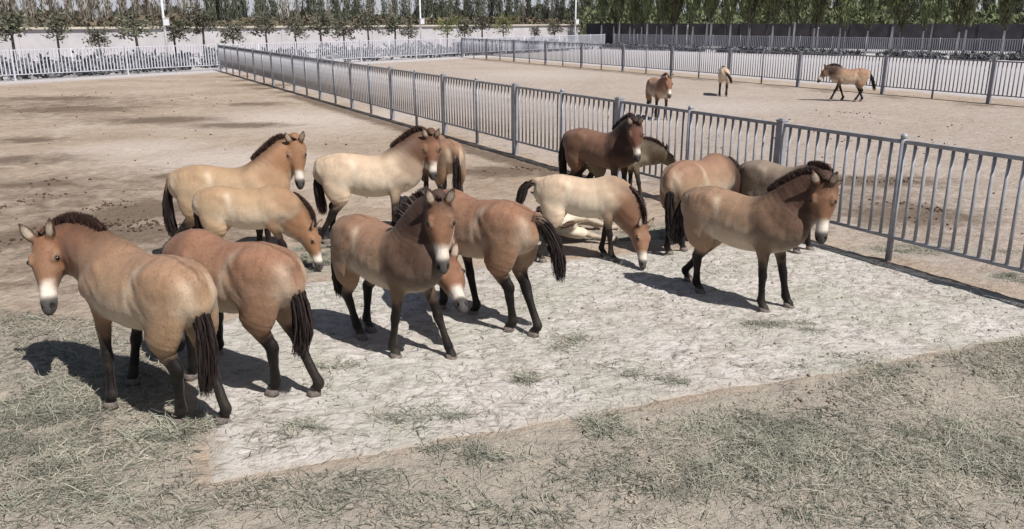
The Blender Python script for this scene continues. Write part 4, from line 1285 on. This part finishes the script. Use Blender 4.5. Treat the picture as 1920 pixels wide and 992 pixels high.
for i in range(56):
    u = 1085 + 960 * (i + gt.uniform(-0.45, 0.45)) / 56
    D = 118 - (u - 1100) * 0.03 + gt.uniform(4, 40)
    place_tree('g2', (pop_green if gt.random() < 0.5 else pop_mix)[gt.integers(0, 4)], along(u, D), gt.uniform(0, 6.28), gt.uniform(0.9, 1.2), 'green poplar standing behind the black netting', 'poplars behind the black netting')

def make_young(seed, mat, w, h):
    g = np.random.default_rng(seed); mb = MB()
    ln = g.normal(0, 0.05)
    mb.tube([(0, 0, -0.1), (ln, 0.02, 0.9), (ln * 2, 0.0, 1.8), (ln * 2.2, 0, h * 0.8)], [0.085, 0.07, 0.055, 0.015], 7)
    pts = []
    for i in range(26):
        a = g.uniform(0, 2 * PI); z0 = g.uniform(1.35, h * 0.72); L_ = g.uniform(0.5, 1.0) * w
        tt = np.linspace(0, 1, 4)
        b = np.stack([ln * 2 + np.cos(a) * tt * L_, np.sin(a) * tt * L_, z0 + tt * g.uniform(0.2, 0.9) - tt ** 2 * g.uniform(0.1, 0.7)], 1)
        mb.tube(b, [0.028, 0.02, 0.013, 0.004], 4, cap=False)
        k = g.integers(12, 26); f = g.uniform(0.3, 1.1, k)
        pts.append(np.stack([np.interp(f, tt, b[:, j]) for j in range(3)], 1) + g.normal(size=(k, 3)) * 0.15)
    P = np.concatenate(pts)
    V, Q = leaf_quads(P, 1.0, ((0.03, 0.085), (0.06, 0.16)), 0.3, seed + 3)
    return mb.mesh('trunk', M['bark'], True), mesh_arrays('crown', V, quads=Q, smooth=False, mat=mat)
M['leaf_bright'] = simple_mat('leaf_bright', (0.14, 0.165, 0.05), 0.75, 0.25, 0.35, 1.0, 0.1)
young = [make_young(300 + i, M['leaf_young'], 1.0 + 0.12 * i, 3.2 + 0.15 * i) for i in range(4)]
ybig = [make_young(340 + i, M['leaf_bright'], 1.5 + 0.3 * i, 4.2 + 0.3 * i) for i in range(2)]
for i, u in enumerate([30, 115, 190, 262, 330, 385, 440, 503, 556, 604, 646, 692, 742, 767, 872, 905, 1002, 1040]):
    v = 119 - (u - 30) * 0.0335
    place_tree('y', young[i % 4], at(u, v), gt.uniform(0, 6.28), gt.uniform(0.85, 1.5), 'young round crowned tree with a dark trunk in the row before the white wall', 'young trees before the white wall', name='young_tree')
place_tree('y', ybig[0], at(838, 92), 0.5, 1.0, 'bright yellow green young tree right of the white pole', None, name='young_tree')
place_tree('y', ybig[1], at(945, 90), 2.1, 1.1, 'broad bright green tree overhanging the end of the white wall', None, name='young_tree')

def mass(name, P, r, mat, seed, vert=0.5, wl=((0.10, 0.26), (0.16, 0.5))):
    V, Q = leaf_quads(P, r, wl, vert, seed)
    tag(obj(name, mesh_arrays(name, V, quads=Q, smooth=False, mat=mat)), kind='stuff')
M['leaf_belt'] = simple_mat('leaf_belt', (0.125, 0.145, 0.078), 0.85, 0.2, 0.45, 0.7)
g = np.random.default_rng(91)
# brown thicket behind the white wall, and the far wood that closes the view
n = 9000; u_ = g.uniform(-200, 1110, n); D = 62 + (u_ + 140) / 1230 * 70 + g.uniform(2, 12, n)
top = 2.6 + 1.5 * fbm(u_ * 0.02, u_ * 0.0 + 2, 5, 3)
X = np.array([(u - 960) / 1500 for u in u_]) * D * 1.0
mass('undergrowth', np.stack([X, D, g.random(n) ** 0.8 * top], 1), 1.2, M['leaf_brown'], 92, 0.35)
n = 12000; u_ = g.uniform(1080, 2100, n); D = 112 - (u_ - 1100) * 0.03 + g.uniform(5, 22, n)
top = 2.8 + 4.2 * fbm(u_ * 0.03, u_ * 0.0 + 5, 6, 4) ** 1.3
mass('undergrowth', np.stack([(u_ - 960) / 1500 * D, D, g.random(n) ** 0.8 * top], 1), 1.2, M['leaf_belt'], 93, 0.55)
n = 26000; u_ = g.uniform(-400, 2300, n); D = g.uniform(165, 215, n)
top = 2.4 + 6.0 * np.clip(fbm(u_ * 0.022, u_ * 0 + 1, 7, 4) - 0.16, 0.06, 1)
mass('far_wood', np.stack([(u_ - 960) / 1500 * D, D, g.random(n) ** 0.85 * top], 1), 2.2, M['leaf_dark'], 94, 0.75)

# low dark scrub along the feet of the far fences
def strip(o, d, l0, l1, w0, w1, hmax, n, seed):
    g = np.random.default_rng(seed); s_ = g.uniform(l0, l1, n); w = g.uniform(w0, w1, n)
    keep = fbm(s_ * 0.45, w * 0.3 + 3, seed, 3) > 0.42
    s_, w = s_[keep], w[keep]
    nrm = np.array([-d[1], d[0], 0])
    P = o[None] + s_[:, None] * d[None] + w[:, None] * nrm[None]
    P[:, 2] = g.random(len(P)) ** 1.3 * hmax * (0.5 + fbm(s_ * 0.8, w, seed + 9, 3))
    return P
M['scrub'] = simple_mat('scrub', (0.125, 0.13, 0.14), 0.9, 0.2, 0.4, 1.0)
mass('low_scrub', strip(PA0, PD, -16, 62, 1.0, 7.0, 0.95, 9000, 95), 0.7, M['scrub'], 96, 0.4)
mass('low_scrub', strip(CORN, RD, 0, 52, -3.0, -0.6, 0.50, 6000, 97), 0.6, M['scrub'], 98, 0.4)

# ------------------------------------------------------------------ the herd
near = 'wild horses standing in the near pen'
horse('large dun horse nearest the lower left, head turned back to look at the viewer', 1.05, 'dun', 145, croup=(326, 484), dbg='H1',
      hooves=dict(fl=(209, 765), fr=(250, 721), hl=(336, 795), hr=(419, 793)), poll=(76, 446), muzzle=(79, 574), pn=False, mn=True, nl=0.78, face=-28,
      tail_px=[(368, 560), (385, 620), (390, 680), (385, 735)], vox=0.0115, hair=16000, nstr=200, group=near)
horse('reddish horse just right of the front left one, rump to the viewer and head hidden', 1.04, 'red', 150, croup=(500, 458), dbg='H2',
      hooves=dict(hl=(512, 741), hr=(591, 743), fr=(418, 662)), poll=(0.92, -0.08, 0.66), muzzle=(1.02, -0.16, 0.14),
      tail_px=[(545, 515), (562, 570), (568, 630), (560, 660)], vox=0.012, hair=16000, nstr=200, group=near)
horse('bay horse in the middle facing the viewer, white muzzle and dark neck', 0.99, 'bay', -43, croup=(668, 402), dbg='H3',
      hooves=dict(hr=(676, 635), fr=(742, 672), fl=(846, 674)), poll=(825, 380), muzzle=(833, 508), pn=True, mn=True, nl=0.70, face=6, chest=0.75,
      vox=0.0115, hair=16000, nstr=200, group=near)
horse('reddish horse behind the middle bay one, rump turned, tail swung to the right', 1.05, 'red', 138, croup=(957, 378), dbg='H4',
      hooves=dict(hl=(955, 623), hr=(981, 641), fr=(889, 592), fl=(828, 580)), poll=(838, 484), muzzle=(866, 562), pn=True, mn=True, nl=0.74,
      tail_px=[(1012, 414), (1033, 440), (1046, 480), (1050, 522)], vox=0.012, hair=16000, nstr=200, group=near)
horse('tan horse at the far left of the herd with its head up, ears pricked', 1.0, 'tan', 6, croup=(362, 310), dbg='H5',
      hooves=dict(fr=(510, 462), hr=(325, 470)), poll=(556, 262), muzzle=(563, 346), pn=True, mn=True, nl=0.74, face=0,
      tail_px=[(318, 345), (314, 385), (320, 420), (331, 448)], vox=0.014, group=near)
horse('tan young horse grazing just in front of the pricked eared one', 0.86, 'tan', 4, croup=(401, 350), dbg='H6',
      hooves=dict(fr=(557, 500), fl=(542, 488), hr=(398, 503)), poll=(607, 437), muzzle=(614, 512), pn=True, mn=True, nl=0.70,
      tail_px=[(376, 375), (372, 400), (378, 430), (386, 440)], vox=0.013, group=near)
horse('pale dun horse side on behind the middle bay horse, looking at the viewer', 1.0, 'pale_shaded', 8, croup=(630, 287), dbg='H7',
      hooves=dict(fr=(745, 464), hr=(610, 456)), poll=(809, 256), muzzle=(812, 332), pn=True, mn=True, nl=0.72, face=0,
      tail_px=[(600, 312), (596, 345), (601, 375), (606, 400)], vox=0.014, group=near)
horse('brown horse mostly hidden behind the head of the pale dun one', 1.0, 'bay', 112, croup=(842, 262), dbg='H7b',
      poll=(0.95, 0.0, 0.95), muzzle=(1.15, 0, 0.45), vox=0.018, hair=0, nstr=100, group=near)
horse('cream young horse grazing with its nose on the sandy pad, tail lifted to the left', 0.88, 'pale', -12, croup=(1042, 327), dbg='H8',
      hooves=dict(fr=(1150, 490), fl=(1132, 480), hr=(1016, 492), hl=(1036, 484)), poll=(1208, 424), muzzle=(1213, 497), pn=True, mn=True, nl=0.74,
      tail_px=[(996, 343), (984, 350), (978, 366), (972, 384)], vox=0.013, group=near)
horse('dark brown horse standing against the fence with its head up', 1.0, 'brown', -38, croup=(1088, 240), dbg='H10',
      poll=(1191, 232), muzzle=(1196, 299), pn=True, mn=True, nl=0.70, face=2, chest=0.8, vox=0.014, group=near)
horse('small olive brown horse with a pale chest beside the dark brown one', 0.84, 'olive', 10, pos=(1.78, 14.0), dbg='H11',
      hooves=dict(fr=(1230, 398), fl=(1204, 390)), poll=(1.05, 0.0, 1.06), muzzle=(1.42, 0.0, 0.72), vox=0.016, group=near)
horse('light tan horse by the fence seen from behind, long black tail', 1.0, 'bay', 44, croup=(1278, 302), dbg='H12',
      hooves=dict(hl=(1254, 478), hr=(1284, 470), fl=(1300, 452), fr=(1348, 454)), poll=(0.96, -0.14, 0.72), muzzle=(1.08, -0.2, 0.18),
      tail_px=[(1257, 348), (1255, 390), (1262, 430), (1266, 450)], vox=0.013, group=near)
horse('greyish horse with a dark neck between the fence and the right hand horse', 0.92, 'grey', -48, croup=(1424, 300), dbg='H13',
      poll=(0.80, -0.12, 1.08), muzzle=(0.72, -0.22, 0.54), vox=0.014, group=near)
horse('dun horse with a blackish neck at the right end of the herd, side on', 1.0, 'dunk', -45, croup=(1330, 349), dbg='H14',
      hooves=dict(fr=(1431, 586), fl=(1477, 577), hr=(1319, 546), hl=(1290, 528)), poll=(1546, 343), muzzle=(1538, 452), pn=True, mn=True, nl=0.72, face=-4, chest=0.6,
      tail_px=[(1285, 378), (1274, 405), (1272, 435), (1268, 452)], vox=0.0115, hair=16000, nstr=200, group=near)
far = 'wild horses in the far pen'
horse('horse facing the viewer beyond the fence, seen over the top rail', 1.0, 'red', -80, pos=tuple(at(1231, 222)[:2]), dbg='D1',
      poll=(0.93, 0.0, 1.32), muzzle=(1.15, 0.0, 0.80), vox=0.02, hair=0, nstr=60, group=far)
horse('small pale horse in the far pen seen from behind', 0.9, 'pale', 78, pos=tuple(at(1355, 179)[:2]), dbg='D2',
      poll=(0.9, 0.1, 1.05), muzzle=(1.1, 0.1, 0.55), tail=[(-0.74, -0.08, 1.05), (-0.78, -0.2, 0.92), (-0.78, -0.28, 0.75), (-0.76, -0.3, 0.6)], vox=0.024, hair=0, nstr=50, group=far)
horse('tan horse walking to the left along the back fence of the far pen', 1.0, 'bay', 172, pos=tuple(at(1588, 190)[:2]), dbg='D3',
      hooves=dict(fl=(1555, 189), fr=(1577, 188), hl=(1602, 191), hr=(1615, 191)), poll=(0.96, 0.0, 1.28), muzzle=(1.22, 0.0, 0.80),
      tail=[(-0.74, 0, 1.05), (-0.84, 0, 0.85), (-0.92, 0, 0.62), (-0.97, 0, 0.42)], vox=0.02, hair=0, nstr=70, group=far)
# the foal that lies flat behind the cream horse
fw = at(1146, 441)
HORSES.append(dict(label='cream foal lying flat on the ground behind the grazing cream horse', pos=(fw[0], fw[1]), yaw=math.radians(97), s=0.76, pal='foal',
                   hooves=dict(fl=(0.50, 0.20, 0.06), fr=(0.34, 0.0, 0.02), hl=(-0.62, 0.20, 0.04), hr=(-0.42, 0.02, 0.0)), poll=(0.88, 0, 1.22), muzzle=(1.2, 0.0, 0.78),
                   tail=[(-0.72, 0, 1.08), (-0.76, -0.05, 1.0), (-0.78, -0.09, 0.92), (-0.79, -0.11, 0.86)], group=near, vox=0.012, nstr=24, tilt=math.radians(-84), zoff=0.21, fat=0.95, legk=1.25))
for kw in HORSES:
    build_horse(**kw)
